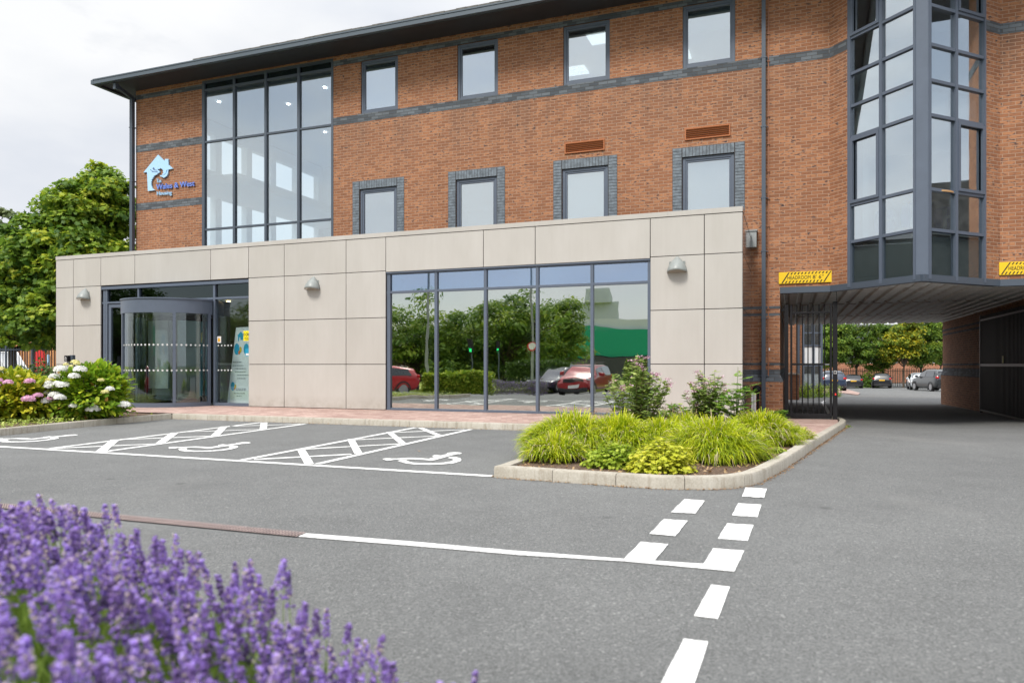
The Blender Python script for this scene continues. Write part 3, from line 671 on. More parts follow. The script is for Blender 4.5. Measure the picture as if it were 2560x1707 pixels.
for s_, sg in ((SPL, 1), (SPR, -1)):
    mb.face([(s_+sg*.07, D1, zpl), (s_+sg*.07, DB, zpl), (s_+sg*.004, DB, zpt), (s_+sg*.004, D1, zpt)])
    mb.face([(s_+sg*.07, DB, zpl), (s_-sg*.2, DB, zpl), (s_-sg*.2, DB, zpt), (s_+sg*.004, DB, zpt)])
    for a, b in ((-.20,-.095),(0,.058),(1.117,1.177),(1.27,1.333)):
        mb.box(s_-sg*.01, s_+sg*.004, D1-.004, DB+.004, ZE+a, ZE+b)
mb.face([(-.86, D1-.07, zpl), (SPL+.07, D1-.07, zpl), (SPL, D1-.004, zpt), (-.86, D1-.004, zpt)])
mb.face([(SPL+.07, D1-.07, zpl), (SPL+.07, D1, zpl), (SPL, D1, zpt), (SPL, D1-.004, zpt)])
for a, b in ((-.20,-.095),(0,.058),(1.117,1.177),(1.27,1.333)): mb.box(-.9, SPL, D1-.004, D1+.01, ZE+a, ZE+b)
mb.build('brick_band', M['bluecourse'], bld)
# horizontal bands of blue brick
mb = MB()
def band(s0, s1, z0, z1):
    mb.box(s0, s1, D1-.004, D1+.02, z0, z1)
sgap = lambda z0, z1, s0, s1: None
segs = [SL] + [x for a, b in UP for x in (S(a,D1), S(b,D1))] + [SA]
band(SL, cw[0], ZE+8.41, ZE+8.56)
cur = cw[1]
for a, b in UP: band(cur, S(a,D1), ZE+8.41, ZE+8.56); cur = S(b,D1)
band(cur, SA, ZE+8.41, ZE+8.56)
for a, b in UP: band(S(a,D1), S(b,D1), zu1, ZE+8.56)
band(SL, cw[0], ZE+6.745, ZE+6.97); band(cw[1], SA, ZE+6.745, ZE+6.965); band(SC, SEND, ZE+6.745, ZE+6.965); band(SL, cw[0], ZE+4.90, ZE+5.125)
for a, b, d in ((PA, pB, ln), (pX, PC, rn)):
    o_ = -d*.004
    mb.face([(*(a+o_), ZE+6.745), (*(b+o_), ZE+6.745), (*(b+o_), ZE+6.97), (*(a+o_), ZE+6.97)])
mb.build('brick_band', M['bluecourse'], bld)

# brick surrounds of the lower windows: single stack-bonded blue bricks
zs_top = ZE+5.105
for (a, b), (oa, ob) in zip(LO, ((881.6,1009),(1120,1261),(1384,1543),(1681,1860))):
    s0, s1 = S(a,D1), S(b,D1); o0, o1 = s0-.225, s1+.225
    mb = MB(); z = zs_top; q = random.Random(int(a))
    while z > ZE+2.6:
        for x0, x1 in ((o0, s0-.012), (s1+.012, o1)): mb.box(x0+.004, x1-.004, D1-.008-q.random()*.003, D1+.05, z-.069, z-.004)
        z -= .075
    n_ = round((s1-s0)/.077); st = (s1-s0)/n_
    for i in range(n_): mb.box(s0+i*st+.005, s0+(i+1)*st-.005, D1-.008-q.random()*.003, D1+.05, zl1+.005, zs_top-.004)
    su = mb.build('brick_surround', M['bluebrick'], bld)
    mb = MB(); mb.box(o0-.003, s0, D1-.004, D1+.03, ZE+2.3, zs_top+.003); mb.box(s1, o1+.003, D1-.004, D1+.03, ZE+2.3, zs_top+.003); mb.box(s0, s1, D1-.004, D1+.03, zl1, zs_top+.003)
    mb.build('mortar', M['mortar'], su)

# windows
def frame_rect(mb_, s0, s1, z0, z1, w_, D, dp=.06):
    mb_.box(s0, s0+w_, D, D+dp, z0, z1); mb_.box(s1-w_, s1, D, D+dp, z0, z1); mb_.box(s0+w_, s1-w_, D, D+dp, z0, z0+w_); mb_.box(s0+w_, s1-w_, D, D+dp, z1-w_, z1)
WL = ['obscured by a full white blind', 'with nothing behind the glass but cloud reflections', 'with a ceiling light showing through', 'with a half-lowered blind']
def window(s0, s1, z0, z1, kind_, seed):
    mb = MB(); frame_rect(mb, s0+.004, s1-.004, z0+.004, z1-.004, .07, D1+.035, .07); frame_rect(mb, s0+.074, s1-.074, z0+.074, z1-.074, .045, D1+.05, .05)
    wn_ = mb.build('window', M['frame'], bld, bevel=.004)
    mb = MB(); mb.box(s0+.11, s1-.11, D1+.075, D1+.081, z0+.11, z1-.11); mb.build('pane', M['g_sky'], wn_)
    if kind_ == 'full': b0 = z0+.12
    elif kind_ == 'half': b0 = z1-.62
    elif kind_ == 'net': b0 = z0+.12
    else: b0 = None
    if b0 is not None: mb = MB(); mb.box(s0+.10, s1-.10, D1+.13, D1+.136, b0, z1-.09); mb.build('blind', M['blind'], wn_)
    if kind_ in ('light', 'half'):
        zc = z1+.12
        for (a, b, c, d) in ((s0+.35, s0+.95, D1+.9, D1+1.5), (s0+1.5, s0+2.1, D1+.9, D1+1.5), (s0-.8, s0-.2, D1+2.7, D1+3.3)): m2 = MB(); m2.box(a, b, c, d, zc-.03, zc-.01); m2.build('ceiling_light', M['ceil'], wn_)
M['hallspot'] = emit('hall_spot', (1, .95, .88), 14)
M['ceil'] = emit('ceiling_light_panel', (1, .97, .9), 1.5)
for (a, b), k_ in zip(UP, ('full', 'none', 'light', 'half')): window(S(a,D1), S(b,D1), zu0, zu1, k_, a)
for (a, b), k_ in zip(LO, ('none', 'none', 'full', 'full')): window(S(a,D1), S(b,D1), zl0, zl1, k_, a)

# tall stair glazing
s0, s1, z0, z1 = cw
mb = MB(); mull = [(506,511),(583,587),(662,666),(744,748.6),(829,832.6)]
for a, b in mull: mb.box(S(a,D1)-.012, S(b,D1)+.012, D1-.01, D1+.09, z0, z1-.075)
trs = [(ZE+8.36, .035), (ZE+6.785, .028), (ZE+4.125, .028)]
for z, h_ in trs: mb.box(s0, s1, D1+.0, D1+.08, z-h_, z+h_)
mb.box(s0, s1, D1-.012, D1+.09, z1-.075, z1)
cwf = mb.build('stair_window', M['framed'], bld)
zz = [z0, ZE+4.125, ZE+6.785, ZE+8.36, z1-.05]
for i in range(4):
    a, b = S(mull[i][1],D1), S(mull[i+1][0],D1)
    for k in range(4):
        mb = MB(); mb.box(a, b, D1+.04, D1+.048, zz[k]+.02, zz[k+1]-.02)
        mb.build('pane', M['g_dark'] if k == 3 else M['g_curt'], cwf)
# interior of the stair hall: pale walls, gable windows, landing and rails
mb = MB(); si0, si1 = SL+.25, cw[1]+.9; Di = D1+9.6
mb.face([(si1, D1+.2, 0), (si1, Di, 0), (si1, Di, ZSOF), (si1, D1+.2, ZSOF)])
mb.face([(si0, Di, 0), (si1, Di, 0), (si1, Di, ZSOF), (si0, Di, ZSOF)])
mb.face([(si0, D1+.2, ZSOF-.02), (si1, D1+.2, ZSOF-.02), (si1, Di, ZSOF-.02), (si0, Di, ZSOF-.02)])
mb.box(SL+.01, cw[0]-.05, D1+.15, D1+.25, 0, ZSOF-.03); mb.box(cw[1]+.05, si1, D1+.15, D1+.25, 0, ZSOF-.03)
mb.box(si0, si1, D1+4.2, Di-.01, ZE+2.55, ZE+2.8); mb.box(si0, si0+2.4, D1+1.6, Di-.01, ZE+5.95, ZE+6.25)
# inner gable lining with openings
Gh = GW; ss = sorted({D1+.2, Di, *[h[0] for h in Gh], *[h[1] for h in Gh]}); zs2 = sorted({0, ZSOF-.03, *[h[2] for h in Gh], *[h[3] for h in Gh]})
ss = [x for x in ss if x <= Di]
for a, b in zip(ss, ss[1:]):
    for c, d in zip(zs2, zs2[1:]):
        if any(h[0] <= (a+b)/2 <= h[1] and h[2] <= (c+d)/2 <= h[3] for h in Gh): continue
        mb.face([(si0, a, c), (si0, b, c), (si0, b, d), (si0, a, d)])
for h in Gh:
    a, b, c, d = h
    for q in ([(SL,a,c),(si0,a,c),(si0,a,d),(SL,a,d)],[(SL,b,c),(SL,b,d),(si0,b,d),(si0,b,c)],[(SL,a,c),(SL,b,c),(si0,b,c),(si0,a,c)],[(SL,a,d),(si0,a,d),(si0,b,d),(SL,b,d)]): mb.face(q)
mb.build('stair_hall', M['int_white'], bld)
for k_, (s__, d__) in enumerate(((si0+1.6, D1+1.6), (si0+3.6, D1+2.6), (si0+5.6, D1+1.8), (si0+7.4, D1+2.6), (si0+3.0, D1+5.5), (si0+6.2, D1+5.5))):
    mb = MB(); mb.lathe([(.05, ZSOF-.05), (.055, ZSOF-.025)], (s__, d__, 0), 14); mb.build('ceiling_spot', M['hallspot'], bld)
mb = MB(); mb.box(si0+.02, si0+.06, D1+.26, D1+1.7, ZE+1.5, ZE+7.6); mb.build('blue_wall_panel', M['blue_panel'], bld)
mb = MB()
for z in (ZE+3.75, ZE+3.45, ZE+3.15): mb.tube([(si0+.3, D1+4.1, z), (si0+3.4, D1+4.1, z)], .022, 6); mb.tube([(si0+3.4, D1+4.1, z), (si0+5.2, D1+3.3, z-1.3)], .022, 6)
for i in range(7): mb.tube([(si0+.3+i*.5, D1+4.1, ZE+2.8), (si0+.3+i*.5, D1+4.1, ZE+3.78)], .018, 6)
mb.tube([(si0+5.2, D1+3.6, ZE+1.9), (si0+7.0, D1+2.2, ZE+4.6)], .03, 6); mb.tube([(si0+5.2, D1+3.6, ZE+1.5), (si0+7.0, D1+2.2, ZE+4.2)], .06, 6)
mb.build('stair_rail', M['framed'], bld)
# rooms behind the other windows
mb = MB()
for z in (ZE+5.6, ZE+8.55): mb.box(cw[1]+1.0, SEND-.2, D1+.12, DB-.5, z-.0, z+.25)
mb.face([(cw[1]+1.0, D1+7, ZE+2), (SA, D1+7, ZE+2), (SA, D1+7, ZSOF), (cw[1]+1.0, D1+7, ZSOF)])
mb.build('office_interior', M['int_white'], bld)

# roof, soffit, gutter
DE = 16.60; SE0 = -20.06; ZS = ZE+8.70
mb = MB(); mb.box(SE0+.06, SEND+1, DE+.06, D1+.3, ZS, ZS+.05); mb.box(SE0+.06, SL+.1, D1+.3, DB+1, ZS, ZS+.05)
mb.box(SE0+.05, SEND+1, DE+.02, DE+.06, ZE+8.635, ZE+8.75); mb.box(SE0+.02, SE0+.06, DE+.02, DB+1, ZE+8.635, ZE+8.75)
# prow soffit
mb.prism([(PA.x-1.3, D1-.5), (pV.x-.6, pV.y-1.0), (pW.x+.6, pW.y-1.0), (SC+1.3, D1-.5)], lambda x, y: (x, y, ZS+.052), lambda x, y: (x, y, ZS+.10))
sof = mb.build('soffit', M['soffit'], bld)
mb = MB(); mb.box(SE0, SEND+1, DE-.10, DE+.02, ZE+8.65, ZE+8.78); mb.box(SE0-.10, SE0+.02, DE-.10, DB+1, ZE+8.65, ZE+8.78)
mb.box(SE0-.01, SEND+1, DE-.115, DE-.10, ZE+8.76, ZE+8.795)
mb.build('gutter', M['gutter'], bld)
mb = MB(); rise = math.tan(R(18)); Dm = (DE+DB+1)/2; hz = ZE+8.75; hr = hz+rise*(Dm-DE)
mb.face([(SE0, DE, hz), (SEND+1, DE, hz), (SEND+1, Dm, hr), (SE0+(Dm-DE), Dm, hr)]); mb.face([(SE0, DE, hz), (SE0+(Dm-DE), Dm, hr), (SE0, DB+1, hz)]); mb.face([(SE0, DB+1, hz), (SE0+(Dm-DE), Dm, hr), (SEND+1, Dm, hr), (SEND+1, DB+1, hz)])
s_t = S(485, DE); q = random.Random(3); x = s_t
while x < SEND+1: mb.box(x, x+.29, DE-.05-q.random()*.015, DE+.5, hz+.06, hz+.105+q.random()*.012); x += .30
mb.box(s_t+.02, SEND+1, DE-.02, DE+.5, hz-.02, hz+.061)
mb.build('roof', M['tile'], bld)
# downpipes
mb = MB(); dpx = S(341, D1)-.06
gx = S(298, DE+.2)
mb.box(dpx-.055, dpx+.055, D1-.16, D1-.05, 0, ZE+8.45)
mb.obox(((dpx+gx)/2, (D1-.1+DE+.12)/2, ZE+8.50), ((gx-dpx)/2, (DE+.12-D1+.1)/2, .055), (.045,0,0), (0,0,.05))
mb.box(gx-.05, gx+.05, DE+.02, DE+.14, ZE+8.45, ZE+8.62)
for z in (2.5, 4.6, 6.9, 8.6): mb.box(dpx-.075, dpx+.075, D1-.165, D1-.02, z, z+.03)
mb.build('downpipe', M['framed'], bld)
mb = MB(); dx = S(1909.5, D1)
mb.box(dx-.042, dx+.042, D1-.14, D1-.05, -.1, ZE+8.6)
for z in (ZE-.25, ZE+1.05, ZE+2.55, ZE+3.75, ZE+5.35, ZE+6.9): mb.box(dx-.06, dx+.06, D1-.145, D1-.02, z, z+.025); mb.tube([(dx+.07, D1-.05, z+.012), (dx+.10, D1-.05, z+.012)], .012, 6)
mb.build('downpipe', M['framed'], bld)
mb = MB(); cx_ = S(1921, D1)
mb.box(cx_-.012, cx_+.012, D1-.02, D1-.008, ZE-.65, ZE+8.6)
for i in range(14): z = ZE-.6+i*.62; mb.box(cx_-.03, cx_+.03, D1-.035, D1-.005, z, z+.022)
mb.build('lightning_conductor', M['copper'], bld)
mb = MB(); mb.box(cx_+.008, cx_+.035, D1-.03, D1-.004, ZE+.33, ZE+.39); mb.build('small_label', M['white'], bld)
# louvres
for (a, b, yt, yb) in ((1412,1512,359,386),(1712.5,1826,322.8,352)):
    z1_, z0_ = H(a, yt, D1), H(a, yb, D1); s0_, s1_ = S(a,D1), S(b,D1); mb = MB()
    frame_rect(mb, s0_, s1_, z0_, z1_, .028, D1-.03, .06)
    for i in range(5): z = z0_+.03+i*(z1_-z0_-.06)/5; mb.obox(((s0_+s1_)/2, D1-.005, z+.022), ((s1_-s0_)/2-.03, 0, 0), (0, .018, -.016), (0, .003, .003))
    lv = mb.build('air_vent', M['louvre'], bld); mb = MB(); mb.box(s0_+.02, s1_-.02, D1-.003, D1+.01, z0_+.02, z1_-.02); mb.build('vent_backing', M['dark'], lv)
mb = MB()
for px, py in [(800+x/2.45, y/2.45) for x, y in ((135,905),(298,880),(510,855),(733,826),(966,797),(1210,767),(1465,736),(1730,701),(2008,665))] + [(1600+x/2.178, y/2.178) for x, y in ((300,557),(572,523),(860,485))]:
    s_, z = S(px,D1), H(px,py,D1); mb.box(s_-.006, s_+.006, D1-.005, D1+.01, z-.035, z+.035)
mb.build('weep_vents', M['dark'], bld)

# prow glazing (stacked rows of panes)
print('bay', math.degrees(math.atan2(-rd.y*-1, rd.x)), pV, pW, ZD(2290, pV.y))
ZR = [1.70, 2.62, 3.40, 4.83, 5.50, 6.19, 6.95, 8.38, 8.6]; ZR = [ZE+z for z in ZR]; M['spandrel'] = pm('spandrel', (.085,.11,.115), .5)
def face_glaze(p0, p1, nrm_, cols, colw, flip):
    d = (p1-p0).normalized(); ln_ = (p1-p0).length
    def bx(mb_, a, b, za, zb, o0, o1):
        q0, q1 = p0+d*a, p0+d*b; c = (q0+q1)/2+nrm_*(o0+o1)/2
        mb_.obox((c.x, c.y, (za+zb)/2), ((q1-q0).x/2, (q1-q0).y/2, 0), (nrm_.x*(o1-o0)/2, nrm_.y*(o1-o0)/2, 0), (0,0,(zb-za)/2))
    mb = MB()
    ed = [0, cols, ln_]
    bx(mb, 0, .075, ZR[0]-.04, ZSOF, -.02, .09); bx(mb, ln_-.05, ln_, ZR[0]-.04, ZSOF, -.02, .09); bx(mb, cols-.035, cols+.035, ZR[0]-.04, ZSOF, -.015, .09)
    for i, z in enumerate(ZR[:-1]): h_ = .045 if i in (0,) else .03; bx(mb, .04, ln_-.03, z-h_, z+h_, -.005, .085)
    # opening lights
    oc_ = (.075, cols-.035) if not flip else (cols+.035, ln_-.05)
    for k in (2, 6):
        za, zb = ZR[k]+.03, ZR[k+1]-.03
        bx(mb, oc_[0], oc_[0]+.06, za, zb, -.03, .02); bx(mb, oc_[1]-.06, oc_[1], za, zb, -.03, .02); bx(mb, oc_[0]+.06, oc_[1]-.06, za, za+.06, -.03, .02); bx(mb, oc_[0]+.06, oc_[1]-.06, zb-.06, zb, -.03, .02)
    fr_ = mb.build('bay_window', M['frame'], bld)
    for k in range(len(ZR)-1):
        for a, b in ((.06, cols-.02), (cols+.02, ln_-.04)):
            mb = MB(); bx(mb, a, b, ZR[k]+.02, ZR[k+1]-.02, .04, .047)
            mb.build('pane', M['g_sky'] if k else M['g_span'], fr_)
            if k == 0: mb = MB(); bx(mb, a-.02, b+.02, ZR[0], ZR[1]-.1, .10, .11); mb.build('spandrel', M['spandrel'], fr_)
            if k in (3,): mb = MB(); bx(mb, a+.06, b-.04, ZR[k]+.02, ZR[k+1]-.13, .13, .135); mb.build('blind', M['blind'], fr_); 
    return fr_
cl = isect(2202, pB, ld); crr = isect(2391, pW, rd)
face_glaze(pB, pV, ln, cl, 0, False); face_glaze(pW, pX, rn, crr, 0, True)
mb = MB(); mb.prism([tuple(pV), tuple(pW), tuple(pW+rn*.12), tuple(pV+ln*.12)], lambda x, y: (x, y, ZR[0]-.03), lambda x, y: (x, y, ZSOF)); 
mb.build('bay_corner_post', M['frame'], bld)
mb = MB(); mb.prism([tuple(PA+ln*.2), tuple(pV+ln*.25), tuple(pW+rn*.25), tuple(PC+rn*.2)], lambda x, y: (x, y, ZR[0]-.03), lambda x, y: (x, y, ZR[0]-.01)); mb.face([(SA, D1+4, ZR[0]), (SC, D1+4, ZR[0]), (SC, D1+4, ZSOF), (SA, D1+4, ZSOF)])
mb.prism([tuple(PA+ln*.2), tuple(pV+ln*.25), tuple(pW+rn*.25), tuple(PC+rn*.2)], lambda x, y: (x, y, ZR[0]+.9), lambda x, y: (x, y, ZR[0]+.92))
mb.prism([(SA-.5,D1+4)]+[tuple(PA+ln*.2), tuple(pV+ln*.25), tuple(pW+rn*.25), tuple(PC+rn*.2)]+[(SC+.5,D1+4)], lambda x, y: (x, y, ZR[5]+.1), lambda x, y: (x, y, ZR[4]+.0))
for s_b in (SA-.9, SC+.9): mb.face([(s_b, D1+.15, ZR[0]), (s_b, D1+4, ZR[0]), (s_b, D1+4, ZSOF), (s_b, D1+.15, ZSOF)])
for a, b in ((SA-.9, SA), (SC, SC+.9)): mb.face([(a, D1+.15, ZR[0]), (b, D1+.15, ZR[0]), (b, D1+.15, ZSOF), (a, D1+.15, ZSOF)]); mb.face([(a, D1+4, ZR[0]), (b, D1+4, ZR[0]), (b, D1+4, ZSOF), (a, D1+4, ZSOF)])
for a, b, d in ((PA, pB, ln), (pX, PC, rn)): mb.face([(*(a+d*.15), ZR[0]), (*(b+d*.15), ZR[0]), (*(b+d*.15), ZSOF), (*(a+d*.15), ZSOF)])
mb.build('bay_interior', M['int_white'], bld)
# desk and chairs inside the first floor of the bay
mb = MB(); ctr_ = (PA+PC)/2+Vector((.1,-.75)); mb.lathe([(.0,ZR[2]-.02),(.55,ZR[2]-.02),(.55,ZR[2]+.012),(0,ZR[2]+.012)], (ctr_.x, ctr_.y, 0), 28); tb_ = mb.build('meeting_table', M['oak'], bld)
mb = MB(); mb.tube([(ctr_.x, ctr_.y, ZR[1]-.1), (ctr_.x, ctr_.y, ZR[2]-.03)], .04, 10)
for k in range(3): mb.tube([(ctr_.x+.5*math.cos(k*2.1), ctr_.y+.5*math.sin(k*2.1), ZR[1]-.1), (ctr_.x+.5*math.cos(k*2.1), ctr_.y+.5*math.sin(k*2.1), ZR[2]-.03)], .025, 8)
mb.build('table_leg', M['white'], tb_)
for px_, off_ in ((2172,.45),(2243,.40),(2420,.5)):
    fp, fd, fnn = (pB, ld, ln) if px_ < 2300 else (pW, rd, rn)
    q_ = fp+fd*isect(px_, fp, fd)+fnn*off_; mb = MB(); zc_ = ZR[1]+.38
    mb.lathe([(.02,-.25),(.17,-.22),(.19,0),(.16,.22),(.02,.25)], (q_.x, q_.y, zc_), 14); mb.v = [(q_.x+(v[0]-q_.x)*1.05, q_.y+(v[1]-q_.y)*.3, v[2]) for v in mb.v]; mb.box(q_.x-.22, q_.x+.24, q_.y-.02, q_.y+.42, zc_-.36, zc_-.29); ch_ = mb.build('office_chair', M['chairblue'], bld, bevel=.01)
    mb = MB(); mb.box(q_.x-.03, q_.x+.03, q_.y-.10, q_.y-.07, zc_-.22, zc_+.20); mb.obox((q_.x+.11, q_.y-.085, zc_+.03), (.11,0,.03), (0,.012,0), (0,0,.03)); mb.tube([(q_.x, q_.y+.2, ZR[1]-.15), (q_.x, q_.y+.2, zc_-.36)], .03, 8); mb.build('chair_frame', M['white'], ch_)
# column inside
mb = MB()
for s_, d_ in ((pB.x+.35, pB.y+.15), (pX.x-.55, pX.y+.2)): mb.box(s_-.05, s_+.05, d_, d_+.1, ZR[1]-.1, ZR[4])
mb.build('bay_column', M['white'], bld)

# passage: fascia beam and corrugated ceiling
zb0, zb1 = ZE+1.615, ZB
mb = MB()
def beam(a, b, n_):
    a, b = Vector(a), Vector(b); mb.prism([tuple(a-n_*.012), tuple(b-n_*.012), tuple(b+n_*.15), tuple(a+n_*.15)], lambda x, y: (x, y, zb0), lambda x, y: (x, y, zb1-.003))
nn = Vector((0, 1))
beam((SPL, D1), (SA, D1), nn); beam((SC, D1), (SEND, D1), nn)
ap = (pV+pW)/2 
beam(PA, pV+ld*.10, ln); beam(pW-rd*.10, PC, rn)
mb.build('fascia_beam', M['framed'], bld)
mb = MB()
zc = zb0+.03; pitch = .30; x = SPL-.1
def corr_D0(s):     # front edge of ceiling at s
    if s < SA or s > SC: return D1+.1
    if s < pV.x: return D1+.1-(s-SA)*math.tan(la)
    if s < pW.x: return pV.y+.1
    return pW.y+.1+(s-pW.x)*rd.y/rd.x
while x < SEND:
    for (a, b, z0_, z1_) in ((0,.17,zc,zc),(.17,.20,zc,zc+.05),(.20,.27,zc+.05,zc+.05),(.27,.30,zc+.05,zc)):
        for Da, Db, dz in ((0, .0, 0),):
            s0_, s1_ = x+a, x+b; st_ = [None, 21.5, 26.6, DB]
            f0, f1 = corr_D0(s0_), corr_D0(s1_)
            prev = (f0, f1)
            for k, de in enumerate((21.5, 26.6, DB+.1)):
                mb.face([(s0_, prev[0], z0_-k*.012), (s0_, de, z0_-k*.012), (s1_, de, z1_-k*.012), (s1_, prev[1], z1_-k*.012)]); prev = (de, de)
    x += pitch
m, t, b = nodes('corrugated_ceiling'); tcn = t.nodes.new('ShaderNodeTexCoord')
c = ramp(t, tnoise(t, tcn.outputs['Object'], 3, 7, .7), [(.3, (.50,.49,.47)), (.7, (.76,.75,.72))]); t.links.new(c, b.inputs['Base Color']); b.inputs['Roughness'].default_value = .5; b.inputs['Metallic'].default_value = .1
mb.build('corrugated_ceiling', m, bld, bevel=0)

# ---- signs
def hazard_sign(px0, px1, ytl, ybl, label, cut=None):
    s0_, s1_ = S(px0, D1), S(px1, D1); z1_, z0_ = H(px0, ytl, D1-.03), H(px0, ybl, D1-.03); wd, hh_ = s1_-s0_, z1_-z0_
    r_ = root('headroom_sign', label, 'sign', (s0_, D1-.03, z0_))
    mb = MB(); mb.box(s0_, s1_, D1-.032, D1-.004, z0_, z1_); mb.build('sign_panel', M['yellow'], r_, bevel=.004)
    Dp = D1-.035; mb = MB(); slant = .62*hh_
    def stripe(x, za, zb, w_):
        def sl(z): return x+(z-z0_)/hh_*slant
        a, b = max(s0_+.01, sl(za)), min(s1_-.01, sl(za)+w_); c_, d_ = max(s0_+.01, sl(zb)), min(s1_-.01, sl(zb)+w_)
        if b > a and d_ > c_: mb.face([(a,Dp,za),(b,Dp,za),(d_,Dp,zb),(c_,Dp,zb)])
    x = s0_-slant-.01; st_ = wd/15.2; tz0, tz1 = z0_+hh_*.24, z0_+hh_*.78
    while x < s1_:
        mid = x+slant/2
        full = mid < s0_+wd*.13 or mid > s0_+wd*.845
        if full: stripe(x, z0_+.012, z1_-.012, st_*.38)
        else: stripe(x, z0_+.012, tz0, st_*.38); stripe(x, tz1, z1_-.012, st_*.38)
        x += st_
    mb.build('stripes', M['signblack'], r_)
    for tx_, f0_, f1_ in (("HEADROOM", .165, .605), ("8'", .645, .715), ("6\"", .755, .845)):
        mb = MB(); text_on(mb, tx_, s0_+wd*f0_, s0_+wd*f1_, z0_+hh_*.345, hh_*.32, Dp-.001, .0); mb.build('lettering', M['signblack'], r_)
    return wd
wd = hazard_sign(1947, 2079.5, 681.5, 710, 'yellow and black striped headroom sign on the brick left of the bay window')
s_ = S(2497, D1); 
hazard_sign(2497, 2641, 656, 688, 'yellow and black striped headroom sign cut off by the right edge of the photo')
# company sign
lg = root('company_sign', 'pale blue house and dragon sign with the words Tai Wales & West Housing on the brick', 'sign', (S(360,D1), D1-.05, ZE+5.2))
Dl = D1-.05; z9 = lambda x, y: (320+x/9.8, 360+y/9.8)
def sgn(x, y): p = z9(x, y); return (S(p[0], Dl), H(p[0], p[1], Dl))
house = [(375,703),(735,265),(895,425),(905,370),(985,368),(992,512),(1095,605),(985,632),(978,720),(945,790),(915,805),(872,835),(850,812),(800,800),(778,768),(850,772),(905,750),(945,705),(968,630),(945,640),(925,715),(870,760),(825,762),(850,725),(872,720),(855,700),(862,650),(835,640),(872,628),(835,622),(800,592),(770,612),(712,620),(735,645),(775,665),(768,700),(735,720),(700,752),(660,770),(620,800),(632,812),(598,835),(608,850),(570,885),(585,905),(560,945),(578,965),(560,995),(580,1010),(572,1040),(592,1050),(596,1085),(655,1135),(485,1155),(465,690)]
mb = MB(); mb.prism([sgn(*p) for p in house], lambda x, z: (x, Dl, z), lambda x, z: (x, Dl+.04, z)); mb.build('house_emblem', M['logo_l'], lg)
mb = MB()
for ply in ([(600,610),(620,572),(655,600),(650,630),(700,640),(725,660),(690,655),(640,650)], [(535,635),(560,628),(590,655),(640,680),(720,675),(735,690),(715,700),(640,695),(605,688),(590,700),(580,685),(600,672)]):
    mb.prism([sgn(*p) for p in ply], lambda x, z: (x, Dl-.002, z), lambda x, z: (x, Dl+.01, z))
mb.build('dragon_detail', M['logo_side'], lg)
def sg_text(txt, x0, x1, yb, ye, cap, mat, name, bold):
    a, b = sgn(x0, yb), sgn(x1, ye); mb = MB(); text_on(mb, txt, a[0], b[0], a[1], cap, Dl+.0, bold, .03, slope=(b[1]-a[1])/(b[0]-a[0])); mb.build(name, mat, lg)
sg_text('Tai', 690, 805, 948, 945, .115, M['logo_l'], 'lettering', .004)
sg_text('Wales & West', 685, 1625, 1118, 1025, .165, M['logo_d'], 'lettering', .012)
sg_text('Housing', 705, 1068, 1258, 1235, .12, M['logo_l'], 'lettering', .006)

# ================================================================== annex
x0, x1 = S(141.5,D2), S(1857,D2); ZT = ZE+2.94
an = root('entrance_annex', 'single storey annex clad in beige metal panels with mirrored glazing and a revolving door', 'building', (x0, D2, PB))
za = [ZE+2.838, ZE+2.089, ZE+1.057, ZE+.022, PB+.005]
cols_ = [141.5,185,253.6,338.5,527.9,622.6,711.8,866.3,965.5,1209.2,1338.7,1626,1761,1857]
sx_ = [S(c,D2) for c in cols_]
gp = .007
def panel(a, b, c, d):
    mb = MB(); mb.box(a+gp, b-gp, D2-.02, D2+.01, c+gp, d-gp); mb.build('cladding_panel', M['clad'], an, bevel=.003)
for i in range(13):
    if i == 2 or i == 3 or i == 4: panel(sx_[i], sx_[i+1], za[1], za[0]); continue
    if i in (8, 9, 10): panel(sx_[i], sx_[i+1], ZE+2.06, za[0]); continue
    for k in range(4): panel(sx_[i], sx_[i+1], za[k+1], za[k])
# coping
cp = [141.5, 253.6, 338.5, 622.6, 866.3, 968, 1338, 1670, 1857]
for a, b in zip(cp, cp[1:]):
    mb = MB(); mb.box(S(a,D2)+.001, S(b,D2)-.001, D2-.03, D2+.25, ZE+2.845, ZT); mb.build('coping', M['clad'], an)
bw0, bw1, dw0, dw1 = sx_[8], sx_[11], sx_[2], sx_[5]
mb = MB()
for a, b, c, d in ((x0, dw0, PB-.3, ZT-.05), (dw0, dw1, ZE+2.02, ZT-.05), (dw1, bw0, PB-.3, ZT-.05), (bw0, bw1, ZE+2.05, ZT-.05), (bw1, x1-.002, PB-.5, ZT-.05)): mb.box(a, b, D2+.012, D2+.2, c, d)
mb.box(x0+.01, x0+.15, D2+.2, D1, PB-.3, ZT-.05)
mb.box(x0+.05, x1-.2, D2+.2, D1+.05, ZT-.35, ZT-.12)       # roof
mb.build('wall_backing', M['joint'], an)
# right-hand return, glossy panels, its shade painted in as a darker colour
mb = MB()
zz2 = [ZE+2.838, ZE+2.089, ZE+1.057, ZE+.022, PB-.3]
for k in range(4): mb.box(x1-.03, x1, D2+.0, D1-.02, zz2[k+1]+gp, zz2[k]-gp)
mb.box(x1-.03, x1+.004, D2, D1-.02, ZE+2.845, ZT)
mb.build('side_cladding', M['cladside_shaded'], an)
